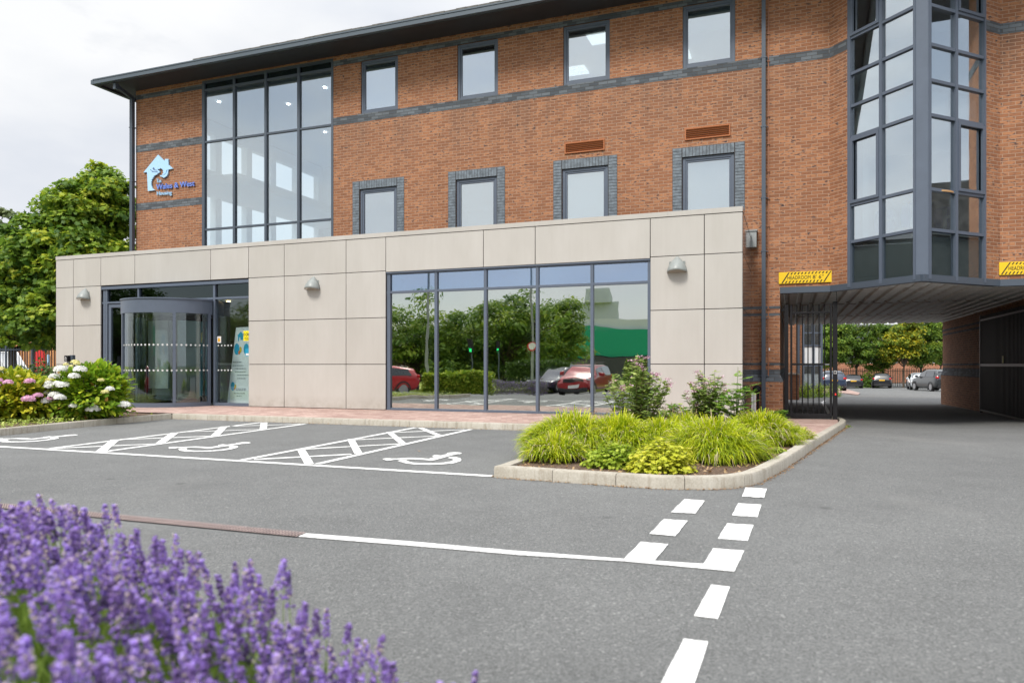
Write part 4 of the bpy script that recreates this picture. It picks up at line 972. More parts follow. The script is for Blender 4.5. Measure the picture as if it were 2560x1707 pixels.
# big mirrored window
mb = MB(); Dw = D2+.06; fw = .055
zt, zm, zb_ = ZE+2.035, ZE+1.615, PB+.02
mb.box(bw0, bw1, D2-.012, D2+.08, ZE+2.03, ZE+2.06)
ml = [(966.5,974.6),(1085,1092),(1208.5,1215.6),(1338.5,1345.6),(1475.3,1482.7),(1618.5,1626)]
for a, b in ml: mb.box(S(a,D2), S(b,D2), D2+.015, D2+.1, PB, zt)
mb.box(bw0, bw1, D2+.02, D2+.1, zm-.026, zm+.026); mb.box(bw0, bw1, D2+.02, D2+.1, PB, PB+.05); mb.box(bw0, bw1, D2+.02, D2+.1, zt-.03, zt)
fr_ = mb.build('window', M['frame'], an, bevel=.003)
for (a, b), (c, d) in zip(ml, ml[1:]):
    tl = random.uniform(-.004, .004)
    s0_, s1_ = S(b,D2), S(c,D2)
    mb = MB(); mb.box(s0_-.01, s1_+.01, Dw, Dw+.006, PB+.04, zm-.02); mb.build('pane', M['g_annex'], fr_)
    mb = MB(); mb.box(s0_-.01, s1_+.01, Dw, Dw+.006, zm+.02, zt-.02); mb.build('pane', M['g_strip'], fr_)
mb = MB(); mb.box(bw0, bw1, D2+.14, D2+.15, ZE+1.6, ZE+2.03); mb.build('strip_backing', pm('strip_backing', (.34,.40,.47), .7), an)
# interior shell
mb = MB(); mb.box(x0+.2, x1-.2, D2+.2, D1+.9, PB-.02, PB+.0); mb.build('floor', M['int_floor'], an)
mb = MB(); mb.face([(x0+.16, D1-.1, PB), (x1-.04, D1-.1, PB), (x1-.04, D1-.1, ZT-.4), (x0+.16, D1-.1, ZT-.4)]); mb.box(dw1+.3, dw1+.36, D2+.2, D1, PB, ZT-.35)
mb.build('interior_wall', pm('interior_cream', (.46,.44,.36), .8), an)
for (a, b, m__) in ((S(380,15.9), S(425,15.9), 'int_white'), (S(498,15.9), S(526,15.9), 'teal')):
    mb = MB(); mb.box(a, b, 15.9, 15.96, PB+.15, PB+2.35); mb.build('interior_panel', M[m__], an)
mb = MB(); mb.box(S(368,15.5), S(424,15.5), 15.45, 15.5, PB+.35, PB+2.25); mb.build('interior_panel', pm('screen_panel', (.40,.45,.42), .6), an)
M['spot'] = emit('ceiling_spot', (1, .72, .35), 7)
mb = MB()
for px, D in ((571, 14.9), (461, 15.0), (519, 15.0)): mb.lathe([(.05, ZE+1.62), (.055, ZE+1.635)], (S(px,D), D, 0), 14)
mb.build('ceiling_spot', M['spot'], an)
mb = MB(); mb.box(dw0, dw1, D2+.15, D1-.15, ZE+1.66, ZE+1.70); mb.build('ceiling', pm('ceiling_grey', (.30,.30,.28), .8), an)
# entrance glazing
Dd = D2+.05
mb = MB()
for a, b in ((256,261),(261.5,266.5),(341.8,345.8),(531,536)): mb.box(S(a,D2), S(b,D2), D2+.02, D2+.13, PB if a != 341.8 else ZE+1.62, ZE+2.02)
mb.box(dw0, dw1, D2-.01, D2+.13, ZE+1.985, ZE+2.06); mb.box(dw0, dw1, D2+.021, D2+.13, ZE+1.615, ZE+1.665); mb.box(dw0, S(300,D2), D2+.021, D2+.13, PB, PB+.07); mb.box(S(531,D2), dw1, D2+.021, D2+.13, PB, PB+.075)
fr_ = mb.build('entrance_screen', M['frame'], an, bevel=.003)
for a, b in ((266,342),(345,531),(535,622.6)):
    mb = MB(); mb.box(S(a,D2), S(b,D2), Dd+.02, Dd+.026, ZE+1.66, ZE+1.99); mb.build('pane', M['g_dark'], fr_)
mb = MB(); mb.box(S(535,D2), dw1, Dd+.02, Dd+.026, PB+.07, ZE+1.62); mb.build('pane', M['g_door'], fr_)
# single door leaf left of the drum
mb = MB(); frame_rect(mb, S(268,D2), S(312,D2), PB+.02, ZE+1.60, .09, D2+.04, .06); dl = mb.build('side_door', M['frame'], an, bevel=.003)
mb = MB(); mb.box(S(268,D2)+.08, S(312,D2)-.08, D2+.07, D2+.076, PB+.1, ZE+1.52); mb.build('pane', M['g_door'], dl)
mb = MB(); mb.tube([(S(309,D2), D2+.0, PB+.95), (S(309,D2), D2+.0, PB+1.35)], .015, 8); mb.build('handle', M['grey'], dl)
# revolving drum
rs, rc = -14.46, (-14.46, D2); Rd = 1.2; Rd2 = Rd-.02
mb = MB(); mb.arc(rc, 0, Rd+.02, R(180), R(360), ZE+1.57, ZE+1.60, 40); mb.arc(rc, Rd-.05, Rd, R(180), R(360), ZE+1.245, ZE+1.572, 40); mb.arc(rc, 0, Rd-.05, R(180), R(360), ZE+1.24, ZE+1.26, 40)
mb.arc(rc, 0, Rd-.05, R(0), R(180), ZE+1.24, ZE+1.6, 40)
drm = mb.build('revolving_door', M['frame'], an)
def ang(px):       # angle on the drum seen at px (front side)
    u = (px-CX)/F; best = None
    for i in range(181):
        a = R(180+i); q = (rc[0]+Rd*math.cos(a), rc[1]+Rd*math.sin(a)); X, Y, _ = FW(*q); e = abs(X/Y-u)
        # front facing only
        if best is None or e < best[0]: best = (e, a)
    return best[1]
posts = [ang(305), ang(341.5), ang(434.5), ang(525)]
mb = MB()
for a in posts: mb.arc(rc, Rd-.07, Rd+.005, a-.028, a+.028, PB, ZE+1.25, 2)
for a0, a1 in zip(posts, posts[1:]): mb.arc(rc, Rd-.06, Rd, a0, a1, PB, PB+.10, 14)
mb.build('door_post', M['frame'], drm)
for a0, a1 in zip(posts, posts[1:]):
    mb = MB(); mb.arc(rc, Rd-.035, Rd-.025, a0+.02, a1-.02, PB+.10, ZE+1.25, 14); mb.build('curved_pane', M['g_door'], drm)
mb = MB()
for a0, a1 in zip(posts, posts[1:]):
    for zd_ in (ZE+.485, ZE-.12):
        n_ = max(2, int((a1-a0)*Rd/.10)); 
        for i in range(n_):
            a = a0+(a1-a0)*(i+.5)/n_; c = Vector((rc[0]+(Rd-.02)*math.cos(a), rc[1]+(Rd-.02)*math.sin(a), zd_)); tx = Vector((-math.sin(a), math.cos(a), 0))
            mb.face([tuple(c+.024*(math.cos(q_*.7854)*tx+Vector((0,0,math.sin(q_*.7854))))) for q_ in range(8)])
for zd_ in (ZE+.485, ZE-.12):
    s_ = S(541,D2)
    while s_ < S(580,D2): mb.face([(s_+.022*math.cos(q_*.7854), D2+.066, zd_+.022*math.sin(q_*.7854)) for q_ in range(8)]); s_ += .10
mb.build('safety_dots', pm('safety_dot', (.62,.64,.63), .6), drm)
# wings of the revolving door
mb = MB()
for a in (R(262), R(352), R(82), R(172)):
    d = Vector((math.cos(a), math.sin(a)))
    for r0, r1 in ((.02,.06),(Rd-.13,Rd-.08)):
        p, q_ = Vector(rc)+d*r0, Vector(rc)+d*r1; mb.obox((*((p+q_)/2), (PB+ZE+1.24)/2), (*((q_-p)/2), 0), (-d.y*.02, d.x*.02, 0), (0,0,(ZE+1.24-PB)/2-.01))
    for z in (PB+.06, ZE+1.19): p = Vector(rc)+d*.55; mb.obox((*p, z), (d.x*.5, d.y*.5, 0), (-d.y*.02, d.x*.02, 0), (0,0,.05))
mb.build('door_wing', M['black'], drm)
mb = MB()
for a in (R(262), R(352)):
    d = Vector((math.cos(a), math.sin(a))); p = Vector(rc)+d*.58; mb.obox((*p, ZE+.1), (d.x*.5, d.y*.5, 0), (-d.y*.004, d.x*.004, 0), (0,0,1.05))
mb.build('wing_glass', M['g_door'], drm)
mb = MB(); mb.box(S(538.5,D2), S(548,D2), D2+.062, D2+.066, ZE+.55, ZE+.71); sk = mb.build('warning_sticker', M['white'], fr_)
mb = MB(); s_, z_ = S(543,D2), ZE+.63; mb.face([(s_-.035,D2+.060,z_-.05),(s_+.035,D2+.060,z_-.05),(s_+.035,D2+.060,z_+.01),(s_,D2+.060,z_+.06),(s_-.035,D2+.060,z_+.01)]); mb.build('sticker_symbol', pm('orange_print', (.85,.42,.02), .5), fr_)

# banner stand inside
Db = D2+.55; b0, b1 = S(568,Db), S(650,Db); zt_ = ZE+.95; zb2 = PB+.05
bn = root('banner_stand', 'pale pull-up banner with a blue house emblem behind the glass right of the revolving door', 'banner', (b0, Db, PB))
mb = MB(); lean = .28
Pb = lambda x, z: (x + lean*(z-zb2)/(zt_-zb2), z)
ply = [(b0, zb2), (b1, zb2), (b1+lean*.6, zt_+.02), (b0+lean, zt_)]
mb.prism(ply, lambda x, z: (x, Db, z), lambda x, z: (x, Db+.01, z)); mb.build('banner_sheet', pm('banner_print', (.84,.92,.93), .6), bn)
mb = MB(); mb.box(b0-.02, b1, Db-.08, Db+.08, PB, PB+.05); mb.build('banner_base', M['grey'], bn)
def disc(mb_, px, py, rx_, rz_, D, n=16):
    s_, z_ = S(px,D), H(px,py,D); mb_.face([(s_+rx_*math.cos(2*math.pi*i/n), D, z_+rz_*math.sin(2*math.pi*i/n)) for i in range(n)])
zq = lambda x, y: (540+x/6.53, 780+y/6.53)
def bp_poly(mb_, pts, D): mb_.face([(S(zq(*p)[0],D), D, H(*zq(*p),D)) for p in pts])
cy = pm('print_cyan', (.03,.42,.66), .6)
mb = MB(); Dp = Db-.004
mb.prism([(S(zq(*p)[0],Dp), H(*zq(*p),Dp)) for p in [(345,385),(405,318),(450,365),(450,450),(400,455),(395,400),(380,420),(372,475),(358,475),(358,390)]], lambda x, z: (x, Dp, z), lambda x, z: (x, Dp+.002, z))
disc(mb, *zq(340,605), .085, .145, Dp); disc(mb, *zq(495,605), .085, .145, Dp); disc(mb, *zq(273,1210), .07, .11, Dp)
mb.build('emblem_print', cy, bn)
mb = MB(); disc(mb, *zq(400,612), .035, .075, Dp-.001); disc(mb, *zq(314,1215), .03, .06, Dp-.001); mb.build('emblem_print', pm('print_yellow', (.75,.55,.05), .6), bn)
mb = MB(); disc(mb, *zq(378,660), .03, .05, Dp-.002); disc(mb, *zq(300,1248), .02, .03, Dp-.002); mb.build('emblem_print', pm('print_orange', (.75,.22,.05), .6), bn)
mb = MB()
for a, b, y in ((275,420,818),(270,330,875),(340,445,872),(305,490,922),(310,480,975),(345,545,1030),(340,490,1082),(330,495,1250),(330,490,1275),(290,470,1325),(335,420,1370)):
    q = random.Random(y); x = a
    while x < b: l = q.uniform(14, 40); bp_poly(mb, [(x,y-6),(min(x+l,b),y-6),(min(x+l,b),y+6),(x,y+6)], Dp-.001); x += l+7
mb.build('text_print', pm('print_grey', (.20,.26,.28), .6), bn)
# yellow notice and blue notice stuck on the glass
nt_ = root('glass_notice', 'yellow notice with a large black 100 stuck on the glass beside the banner', 'notice', (S(608,D2+.06), D2+.06, ZE+.8))
mb = MB(); Dn = D2+.064; a, b = S(608.5,Dn), S(626,Dn); c, d = H(609,852,Dn), H(609,827,Dn); mb.box(a, b, Dn, Dn+.002, c, d); mb.build('notice_sheet', pm('notice_yellow', (.85,.72,.01), .6), nt_)
mb = MB(); text_on(mb, '100', a+.01, b+.005, d-.125, .075, Dn-.002, .015); text_on(mb, 'TOP', a+.03, b-.03, c+.02, .03, Dn-.002, .01)
mb.box(a+.03, b-.01, Dn-.002, Dn-.001, c+.07, c+.082)
mb.build('notice_print', M['signblack'], nt_)
n2_ = root('glass_notice', 'small blue and white notice stuck on the glass below the yellow one', 'notice', (S(613,D2+.06), D2+.06, ZE+.3))
mb = MB(); a, b = S(613.5,Dn), S(626,Dn); c, d = H(614,890,Dn), H(614,871,Dn); mb.box(a, b, Dn, Dn+.002, c, d); mb.build('notice_sheet', pm('notice_blue', (.01,.30,.48), .6), n2_)
mb = MB(); mb.box(a+.015, b, Dn-.002, Dn-.001, c+.015, c+.065); mb.build('notice_label', M['white'], n2_)

# reception counter inside
rc_ = root('reception_counter', 'grey reception counter seen through the glass beside the banner', 'counter', (S(560,16.2), 16.2, PB))
mb = MB(); mb.box(S(556,16), S(640,16), 15.9, 16.3, PB+.0, PB+1.0); mb.build('counter_body', M['grey'], rc_)
mb = MB(); mb.box(S(553,16), S(642,16), 15.86, 16.34, PB+1.0, PB+1.05); mb.build('counter_top', M['white'], rc_)

# ---- wall lamps
def wall_lamp(px, py, label, first=[None]):
    D = D2-.02; s_, z_ = S(px,D), H(px,py,D)
    if first[0] is None:
        r_ = root('wall_lamp', label, 'lamp', (s_, D, z_)); mb = MB(); wH, hH, dH = .19, .27, .21; n = 12
        # half-dome shade: pointed top, wide open bottom
        rows = []
        for k in range(8):
            t_ = k/7; ww = wH*math.sin(math.pi/2*min(1, .04+t_*1.0))**.8; dd = dH*math.sin(math.pi/2*t_)**.9+.004; z = z_+hH*(1-t_)**1.15-.10
            rows.append([(s_+ww*math.cos(math.pi*i/n), D-dd*math.sin(math.pi*i/n)**.8, z - (.035*t_*abs(math.cos(math.pi*i/n))**2)) for i in range(n+1)])
        base = len(mb.v)
        for r0 in rows: mb.v += r0
        for k in range(7):
            for i in range(n): mb.f.append((base+k*(n+1)+i, base+k*(n+1)+i+1, base+(k+1)*(n+1)+i+1, base+(k+1)*(n+1)+i)); mb.smooth.append(True)
        mb.f.append(tuple(base+i for i in range(n+1))); mb.smooth.append(False)
        sh = mb.build('lamp_shade', M['lampg'], r_); md = sh.modifiers.new('t', 'SOLIDIFY'); md.thickness = .008
        mb = MB(); low = rows[-1]; mb.face([(s_+(p[0]-s_)*.95, D+(p[1]-D)*.95, p[2]+.003-.03*(math.sin(math.pi*i/n)**2)*0) for i, p in enumerate(low)]); mb.build('lamp_glass', M['lens'], r_)
        mb = MB(); mb.box(s_-.15, s_+.15, D-.01, D+.001, z_-.12, z_+.08); mb.build('back_plate', M['lampg'], r_)
        mb = MB(); mb.lathe([(.012,-.02),(.014,0)], (s_+.165, D-.07, z_-.07), 8, 'x'); mb.build('side_screw', M['black'], r_)
        first[0] = r_; r_['group'] = 'grey wall lamps on the beige cladding'; return r_
    src = first[0]; r_ = src.copy(); col.objects.link(r_); r_.location = FW(s_, D, z_); r_['label'] = label; r_['group'] = src['group']
    for ch in src.children: c_ = ch.copy(); col.objects.link(c_); c_.parent = r_
    return r_
wall_lamp(213.5, 737, 'grey wedge wall lamp on the cladding left of the revolving door')
wall_lamp(783.5, 710, 'grey wedge wall lamp between the revolving door and the mirrored window')
wall_lamp(1693, 664, 'grey wedge wall lamp on the cladding right of the mirrored window')

# door button post
bs, bD = S(171, 13.5), 13.5
pp = root('door_button_post', 'grey metal post with a black push pad for the door, left of the white hydrangea', 'post', (bs, bD, PB))
mb = MB(); mb.box(bs-.05, bs+.02, bD, bD+.05, PB, ZE+.10); mb.build('post', M['grey'], pp)
mb = MB(); mb.box(bs+.02, bs+.12, bD+.02, bD+.10, PB+.35, ZE+.26); mb.build('back_box', M['framed'], pp)
mb = MB(); mb.box(bs-.075, bs+.045, bD-.06, bD+.02, ZE+.10, ZE+.25); pd = mb.build('push_pad', M['black'], pp, bevel=.006)
mb = MB(); c_ = (bs-.015, bD-.063, ZE+.175)
mb.arc((0,0), .02, .03, 0, 5.2, 0, .001, 14); mb.v = [(c_[0]+v[0], c_[1]+v[2], c_[2]-.008+v[1]) for v in mb.v]; mb.box(c_[0]-.015, c_[0]-.005, c_[1]-.001, c_[1]+.001, c_[2]+.005, c_[2]+.045); mb.box(c_[0]-.03, c_[0]+.03, c_[1]-.001, c_[1]+.001, c_[2]-.052, c_[2]-.045)
mb.build('wheelchair_mark', M['white'], pd)
mb = MB(); mb.box(bs-.052, bs+.022, bD-.004, bD+.0, ZE-.22, ZE-.06); mb.build('white_label', M['white'], pp)

# bits on the return wall
s_ = x1+.18
hr = root('cable_box', 'small grey metal box on the brick high beside the beige annex', 'box', (S(1884,D1), D1-.1, ZE+2.6))
mb = MB(); mb.box(S(1876,D1), S(1892,D1), D1-.16, D1-.004, ZE+2.66, ZE+3.02); mb.build('box_body', M['grey'], hr, bevel=.005)
mb = MB(); mb.box(S(1874,D1), S(1894,D1), D1-.18, D1-.004, ZE+3.02, ZE+3.05); mb.build('box_lid', M['grey'], hr)
wp = root('white_marker_post', 'narrow white plastic post against the dark end of the annex', 'post', (S(1885,15.8), 15.8, -.1))
s_ = S(1884,15.8); mb = MB(); mb.box(s_-.045, s_+.045, 15.78, 15.80, -.12, ZE-.57); mb.box(s_-.045, s_-.03, 15.80, 15.88, -.12, ZE-.57); mb.build('post_body', M['white'], wp, bevel=.004)
mb = MB(); mb.box(s_+.005, s_+.012, 15.776, 15.782, -.12, ZE-.58); mb.build('groove', M['joint'], wp)
pr = root('hose_drum', 'round black drum with a pipe on the brick beside the grey downpipe', 'hose drum', (S(1893,D1), D1-.1, 0))
s_ = S(1893,D1); mb = MB(); mb.lathe([(.0,-.14),(.06,-.13),(.085,-.10),(.085,-.03),(.06,0)], (s_, D1-.02, ZE-.53), 20, 'y'); mb.build('drum', M['black'], pr)
mb = MB(); mb.tube([(s_+.02, D1-.07, ZE-.60), (s_+.02, D1-.07, -.1)], .022, 8); mb.build('pipe', M['black'], pr)

# ---- pedestrian gate
Dg = 17.75; zg0 = -.11
gt = root('pedestrian_gate', 'black steel pedestrian gate with vertical bars beside the passage', 'gate', (S(1965,Dg), Dg, zg0))
X = lambda px: S(px, Dg)
mb = MB()
for a, b, t_ in ((1961,1971,1.36),(2082,2093.5,1.41)): mb.box(X(a), X(b), Dg-.05, Dg+.05, zg0-.1, ZE+t_)
mb.box(SPL, X(1965), Dg-.02, Dg+.02, ZE+1.22, ZE+1.28); mb.box(X(2090.5), X(2092), Dg-.01, Dg+.01, ZE+1.4, ZE+1.66)
mb.build('gate_post', M['black'], gt, bevel=.004)
mb = MB()
for a, b in ((1975.5,1981),(2074.5,2080)): mb.box(X(a), X(b), Dg-.03, Dg+.03, zg0+.04, ZE+1.36)
for a, b in ((1.16,1.205),(.0,.045),(-1.17,-1.08)): mb.box(X(1981), X(2074.5), Dg-.02, Dg+.02, ZE+a, ZE+b)
lf_ = mb.build('gate_leaf', M['black'], gt, bevel=.003)
mb = MB()
for px in (1992,2006,2020,2033,2047.5,2061.5): mb.tube([(X(px), Dg, ZE-1.12), (X(px), Dg, ZE+1.36)], .0125, 8)
mb.build('gate_bars', M['black'], lf_)
mb = MB(); mb.box(X(2084), X(2091.5), Dg-.062, Dg-.048, ZE-.19, ZE-.12); mb.build('entry_reader', pm('reader_white', (.6,.6,.6), .4), gt)
mb = MB(); mb.lathe([(.022,-.066),(.024,-.06)], (X(2087.5), Dg, ZE-.155), 12, 'y'); mb.build('reader_button', M['black'], gt)
mb = MB(); mb.box(X(2087), X(2090), Dg-.058, Dg-.048, ZE-.66, ZE-.62); mb.build('status_light', emit('red_led', (.8,.03,.02), .6), gt)
mb = MB(); mb.box(X(2063), X(2073), Dg-.025, Dg-.019, ZE+.008, ZE+.03); mb.build('gate_label', M['grey'], gt)

# ---- vehicle gate folded against the right wall
sg_ = 5.22
vg = root('vehicle_gate', 'tall black sheeted vehicle gate folded back against the right passage wall', 'gate', (sg_, 22, -.3))
Da, Dbb = 18.9, 24.9; zt1, zt0 = ZE+1.45, ZE-1.33
mb = MB()
for a, b in ((zt0, zt0+.05), (ZE-.03, ZE+.04), (ZE+1.28, ZE+1.33)): mb.box(sg_-.03, sg_+.03, Da, Dbb, a, b)
for d_ in (Da, Dbb-.06): mb.box(sg_-.035, sg_+.035, d_, d_+.06, zt0-.05, zt1)
mb.build('gate_frame', pm('gate_rail', (.045,.04,.045), .4), vg)
mb = MB(); d_ = Da+.1
while d_ < Dbb-.1: mb.box(sg_-.018, sg_+.018, d_, d_+.045, zt0+.05, zt1-.02); d_ += .115
mb.build('gate_bars', M['black'], vg)
mb = MB(); mb.box(sg_+.02, sg_+.03, Da, Dbb, zt0+.05, zt1-.05); mb.build('gate_sheet', M['black'], vg)
mb = MB(); mb.box(sg_-.04, sg_-.031, 22.35, 22.45, ZE+.06, ZE+.24); mb.build('gate_notice', pm('gate_sticker', (.6,.55,.2), .5), vg)
# ================================================================== vegetation
def wpos(px, py, h=0): return np.array(G(px, py, h))
def tuft(px, py, rad, ht, n, label, dead=.06, seed=0, h=.085):
    c = wpos(px, py, h); r_ = root('grass_tuft', label, 'grass', tuple(c), group='golden grass mounds in the kerbed bed', fr=False)
    fm = FM(); seg = 5; t_ = np.linspace(0, 1, seg+1)
    az = rng.uniform(0, 2*np.pi, n); rr = np.sqrt(rng.random(n)); lum = 1+.10*np.sin(az*3+px)+.07*np.sin(az*7+py)
    base = np.c_[np.cos(az)*rr*rad*.80*lum, np.sin(az)*rr*rad*.80*lum, ht*.60*np.sqrt(np.maximum(0, 1-rr**2))*lum*rng.uniform(.35,1,n)]
    az2 = az+rng.normal(0, .55, n); ln_ = rng.uniform(.15,.32,n)*(ht/.4)**.7; out = (.15+.85*rr)*ln_*.85; up_ = ln_*(1.0-.45*rr)
    u_ = t_[None]; x = u_**1.15*out[:, None]; dr_ = (.10+.75*rr*rng.random(n))[:, None]*ln_[:, None]
    z = up_[:, None]*(1-(1-u_)**1.7)-dr_*u_**2.6
    P_ = base[:, None]+np.stack([np.cos(az2)[:, None]*x, np.sin(az2)[:, None]*x, z], -1); P_[..., 2] = np.maximum(P_[..., 2], .004)
    wv = .0052*(1-t_**2.0)+.0006; side = np.stack([-np.sin(az2), np.cos(az2), np.zeros(n)], -1)
    tw = rng.normal(0, .5, n); side[:, 2] = tw*.6; side /= np.linalg.norm(side, axis=1, keepdims=True)
    Lf = P_-side[:, None]*wv[None, :, None]; Rt = P_+side[:, None]*wv[None, :, None]
    V = np.stack([Lf, Rt], 2).reshape(n, -1, 3)
    F1 = np.array([(2*k, 2*k+1, 2*k+3, 2*k+2) for k in range(seg)])
    Fc = (F1[None]+(np.arange(n)*2*(seg+1))[:, None, None]).reshape(-1, 4)
    clump = np.sin(az*5+px)*.10+np.sin(az*11+py)*.08; tint = np.clip(rng.normal(.52, .20, n)+.15*(1-rr)+clump, 0, .9); tint[rng.random(n) < dead] = 1.0
    ft = np.repeat(tint, seg).reshape(n, seg)
    fm.add(V+c, Fc, ft.ravel()); fm.build('blades', M['hakone'], r_)
    return r_
tuft(1432,1128,.58,.44,7500,'tallest golden grass mound at the left end of the kerbed bed', .07)
tuft(1545,1128,.55,.42,6500,'golden grass mound behind the lobed green plant, second from the left', .06)
tuft(1655,1128,.46,.36,5000,'golden grass mound behind the yellow-green lobed plant', .06)
tuft(1785,1146,.56,.42,7500,'golden grass mound right of the yellow-green plant, nearest the curved kerb', .08)
tuft(1903,1108,.52,.40,6000,'darker golden grass mound at the right end of the bed near the gate', .14)
tuft(1715,1112,.40,.38,3500,'golden grass mound in front of the straw stalks, right of the middle', .06)
tuft(1385,1150,.34,.27,2600,'low golden grass mound spilling towards the left tip of the kerb', .12)
tuft(1993,1100,.24,.18,600,'small sparse grass clump near the gate paving', .3)
tuft(1948,1070,.16,.20,250,'thin weedy grass tuft at the foot of the brick pier', .4)

def lowplant(px, py, rad, ht, n, mat, name, label, cat, leaf=.045, shape=MAPLE):
    c = wpos(px, py, .085); r_ = root(name, label, cat, tuple(c), fr=False); fm = FM()
    d = unit(n); d[:, 2] = abs(d[:, 2]); r = rng.random(n)**.35; lump = 1+.15*np.sin(d[:, 0]*7+px)*np.cos(d[:, 1]*6)
    pos = d*np.array([rad, rad*.85, ht])*(r*lump)[:, None]+c
    nrm = d*.5+np.array([0, 0, .9])+rng.normal(0, .35, (n, 3))
    fm.scatter(*shape, pos, rot_to(nrm), rng.uniform(.6, 1.3, n)*leaf, np.clip(r*.5+rng.random(n)*.5-.1, 0, 1)); fm.build('leaves', mat, r_)
    mb = MB()
    for i in range(14): a = rng.uniform(0, 6.28); q = rng.uniform(.3, .8); mb.tube([tuple(c), (c[0]+math.cos(a)*rad*q, c[1]+math.sin(a)*rad*q, c[2]+ht*.7)], .004, 4)
    mb.build('stems', pm('green_stem', (.12,.17,.05), .6), r_)
    return r_
lowplant(1530,1166,.29,.25,1300,M['ger'],'geranium_plant','green lobed-leaf plant at the foot of the left grass mounds','plant')
lowplant(1655,1178,.33,.29,1900,M['gery'],'geranium_plant','bright yellow-green lobed-leaf plant behind the front kerb','plant')
lowplant(1900,1150,.16,.08,350,M['ger'],'weed_patch','low green weeds near the curved kerb, right of the grass mounds','weed',.03,LEAF)
lowplant(1945,1132,.12,.07,200,M['ger'],'weed_patch','small weed in bark mulch below the darker right grass mound','weed',.03,LEAF)

def herb(px, py, ht, spread, ns, label, fl=True, mat='herb', seed=1, h=.085, flowers='herbf', name='flowering_herb', leafsz=.085, lean=.25):
    c = wpos(px, py, h); r_ = root(name, label, 'plant', tuple(c), fr=False); q = random.Random(seed); mb = MB(); L_ = FM(); Fl = FM(); P_ = []; Nn = []; FP = []
    for i in range(ns):
        a = q.uniform(0, 6.28); rr = q.random()**.6; tip = Vector((math.cos(a)*spread*rr*(1+lean), math.sin(a)*spread*rr, ht*(1-.38*rr**1.5)*q.uniform(.80, 1))); b = Vector((math.cos(a)*spread*rr*.35, math.sin(a)*spread*rr*.35, 0))
        mid = b.lerp(tip, .5)+Vector((q.uniform(-.03,.03), q.uniform(-.03,.03), .02)); C = Vector(c); mb.tube([C+b, C+mid, C+tip], [.005,.004,.002], 5, False)
        for k in range(58):
            t_ = q.uniform(.08, .97); p = (b.lerp(mid, t_*2) if t_ < .5 else mid.lerp(tip, t_*2-1)); aa = k*2.4+q.uniform(-.3,.3)
            P_.append(C+p); Nn.append((math.cos(aa), math.sin(aa), q.uniform(-.2,.5)))
        if fl and q.random() < .62:
            for k in range(2):
                o_ = Vector((q.gauss(0,.035), q.gauss(0,.035), q.gauss(0,.02)-.03*k)); ph = tip+o_; mb.tube([C+tip-Vector((0,0,.08)), C+ph], .0015, 3, False)
                for j in range(22): FP.append(C+ph+Vector((q.gauss(0,.022), q.gauss(0,.022), q.gauss(0,.008))))
    P_ = np.array(P_); Nn = np.array(Nn); n = len(P_)
    # leaves point outwards: y axis = outward
    y = Nn/np.linalg.norm(Nn, axis=1, keepdims=True); z = np.cross(y, rng.normal(size=y.shape)*.35+np.cross(y, [0,0,1.])); z = np.cross(np.cross(y, [0,0,1.]), y)+rng.normal(size=y.shape)*.25; z /= np.linalg.norm(z, axis=1, keepdims=True); x = np.cross(y, z); x /= np.linalg.norm(x, axis=1, keepdims=True)
    L_.scatter(*LEAF, P_, np.stack([x, y, z], 2), rng.uniform(.6,1.25,n)*leafsz, rng.random(n)); L_.build('leaves', M[mat], r_)
    mb.build('stems', pm('brown_stem', (.14,.10,.06), .7), r_)
    if fl:
        FP = np.array(FP); n = len(FP); Fl.scatter(*QUAD, FP, rot_to(np.c_[rng.normal(size=(n,2))*.6, np.ones(n)]), np.c_[rng.uniform(.010,.018,n), rng.uniform(.010,.018,n), np.ones(n)*.02], rng.random(n)); Fl.build('flower_heads', M[flowers], r_)
    return r_
herb(1592,1092,1.22,.42,46,'tall pink-topped flowering plant in front of the mirrored window', seed=3)
herb(1765,1088,1.06,.32,36,'dark pink-topped flowering plant in front of the beige panel joint', seed=5)
herb(1690,1084,.50,.32,22,'low pale green leafy plant between the two pink-topped plants', fl=False, mat='sorb', seed=9, name='leafy_plant')
herb(1555,1100,.42,.14,7,'young bright green leafy plant at the foot of the left pink-topped plant', fl=False, mat='sorb', seed=12, name='leafy_plant')
herb(1322,1142,.28,.06,5,'thin yellow-green weed at the left tip of the kerbed bed', fl=False, mat='ger', seed=14, name='leafy_weed', leafsz=.03)
herb(1955,1060,.34,.12,6,'leafy weed at the foot of the brick pier by the gate', fl=False, mat='sorb', seed=17, name='leafy_weed')
# rowan-like sapling with feathered leaves
c = wpos(1838, 1094, .085); r_ = root('rowan_sapling', 'bright green sapling with feathered leaves against the dark corner of the annex', 'sapling', tuple(c), fr=False)
mb = MB(); fm = FM(); q = random.Random(4); P_ = []; Y_ = []; U_ = []
for i in range(9):
    a = q.uniform(0, 6.28); tip = Vector((math.cos(a)*.22, math.sin(a)*.15, q.uniform(.55, 1.05))); C = Vector(c); mb.tube([C, C+tip*.55+Vector((0,0,.03)), C+tip], [.008,.005,.002], 6)
    for k in range(9):
        t_ = q.uniform(.2, 1); p = C+tip*t_; aa = k*2.4+i; d = Vector((math.cos(aa), math.sin(aa), q.uniform(.1,.6))).normalized(); Ln = q.uniform(.16,.25); e = p+d*Ln-Vector((0,0,.03)); mb.tube([p, e], .0015, 3, False)
        sd_ = d.cross(Vector((0,0,1))).normalized()
        for j in range(6):
            for sg in (-1, 1): P_.append(p.lerp(e, .25+j*.13)); Y_.append(sd_*sg+d*.5); U_.append(1)
        P_.append(e); Y_.append(d)
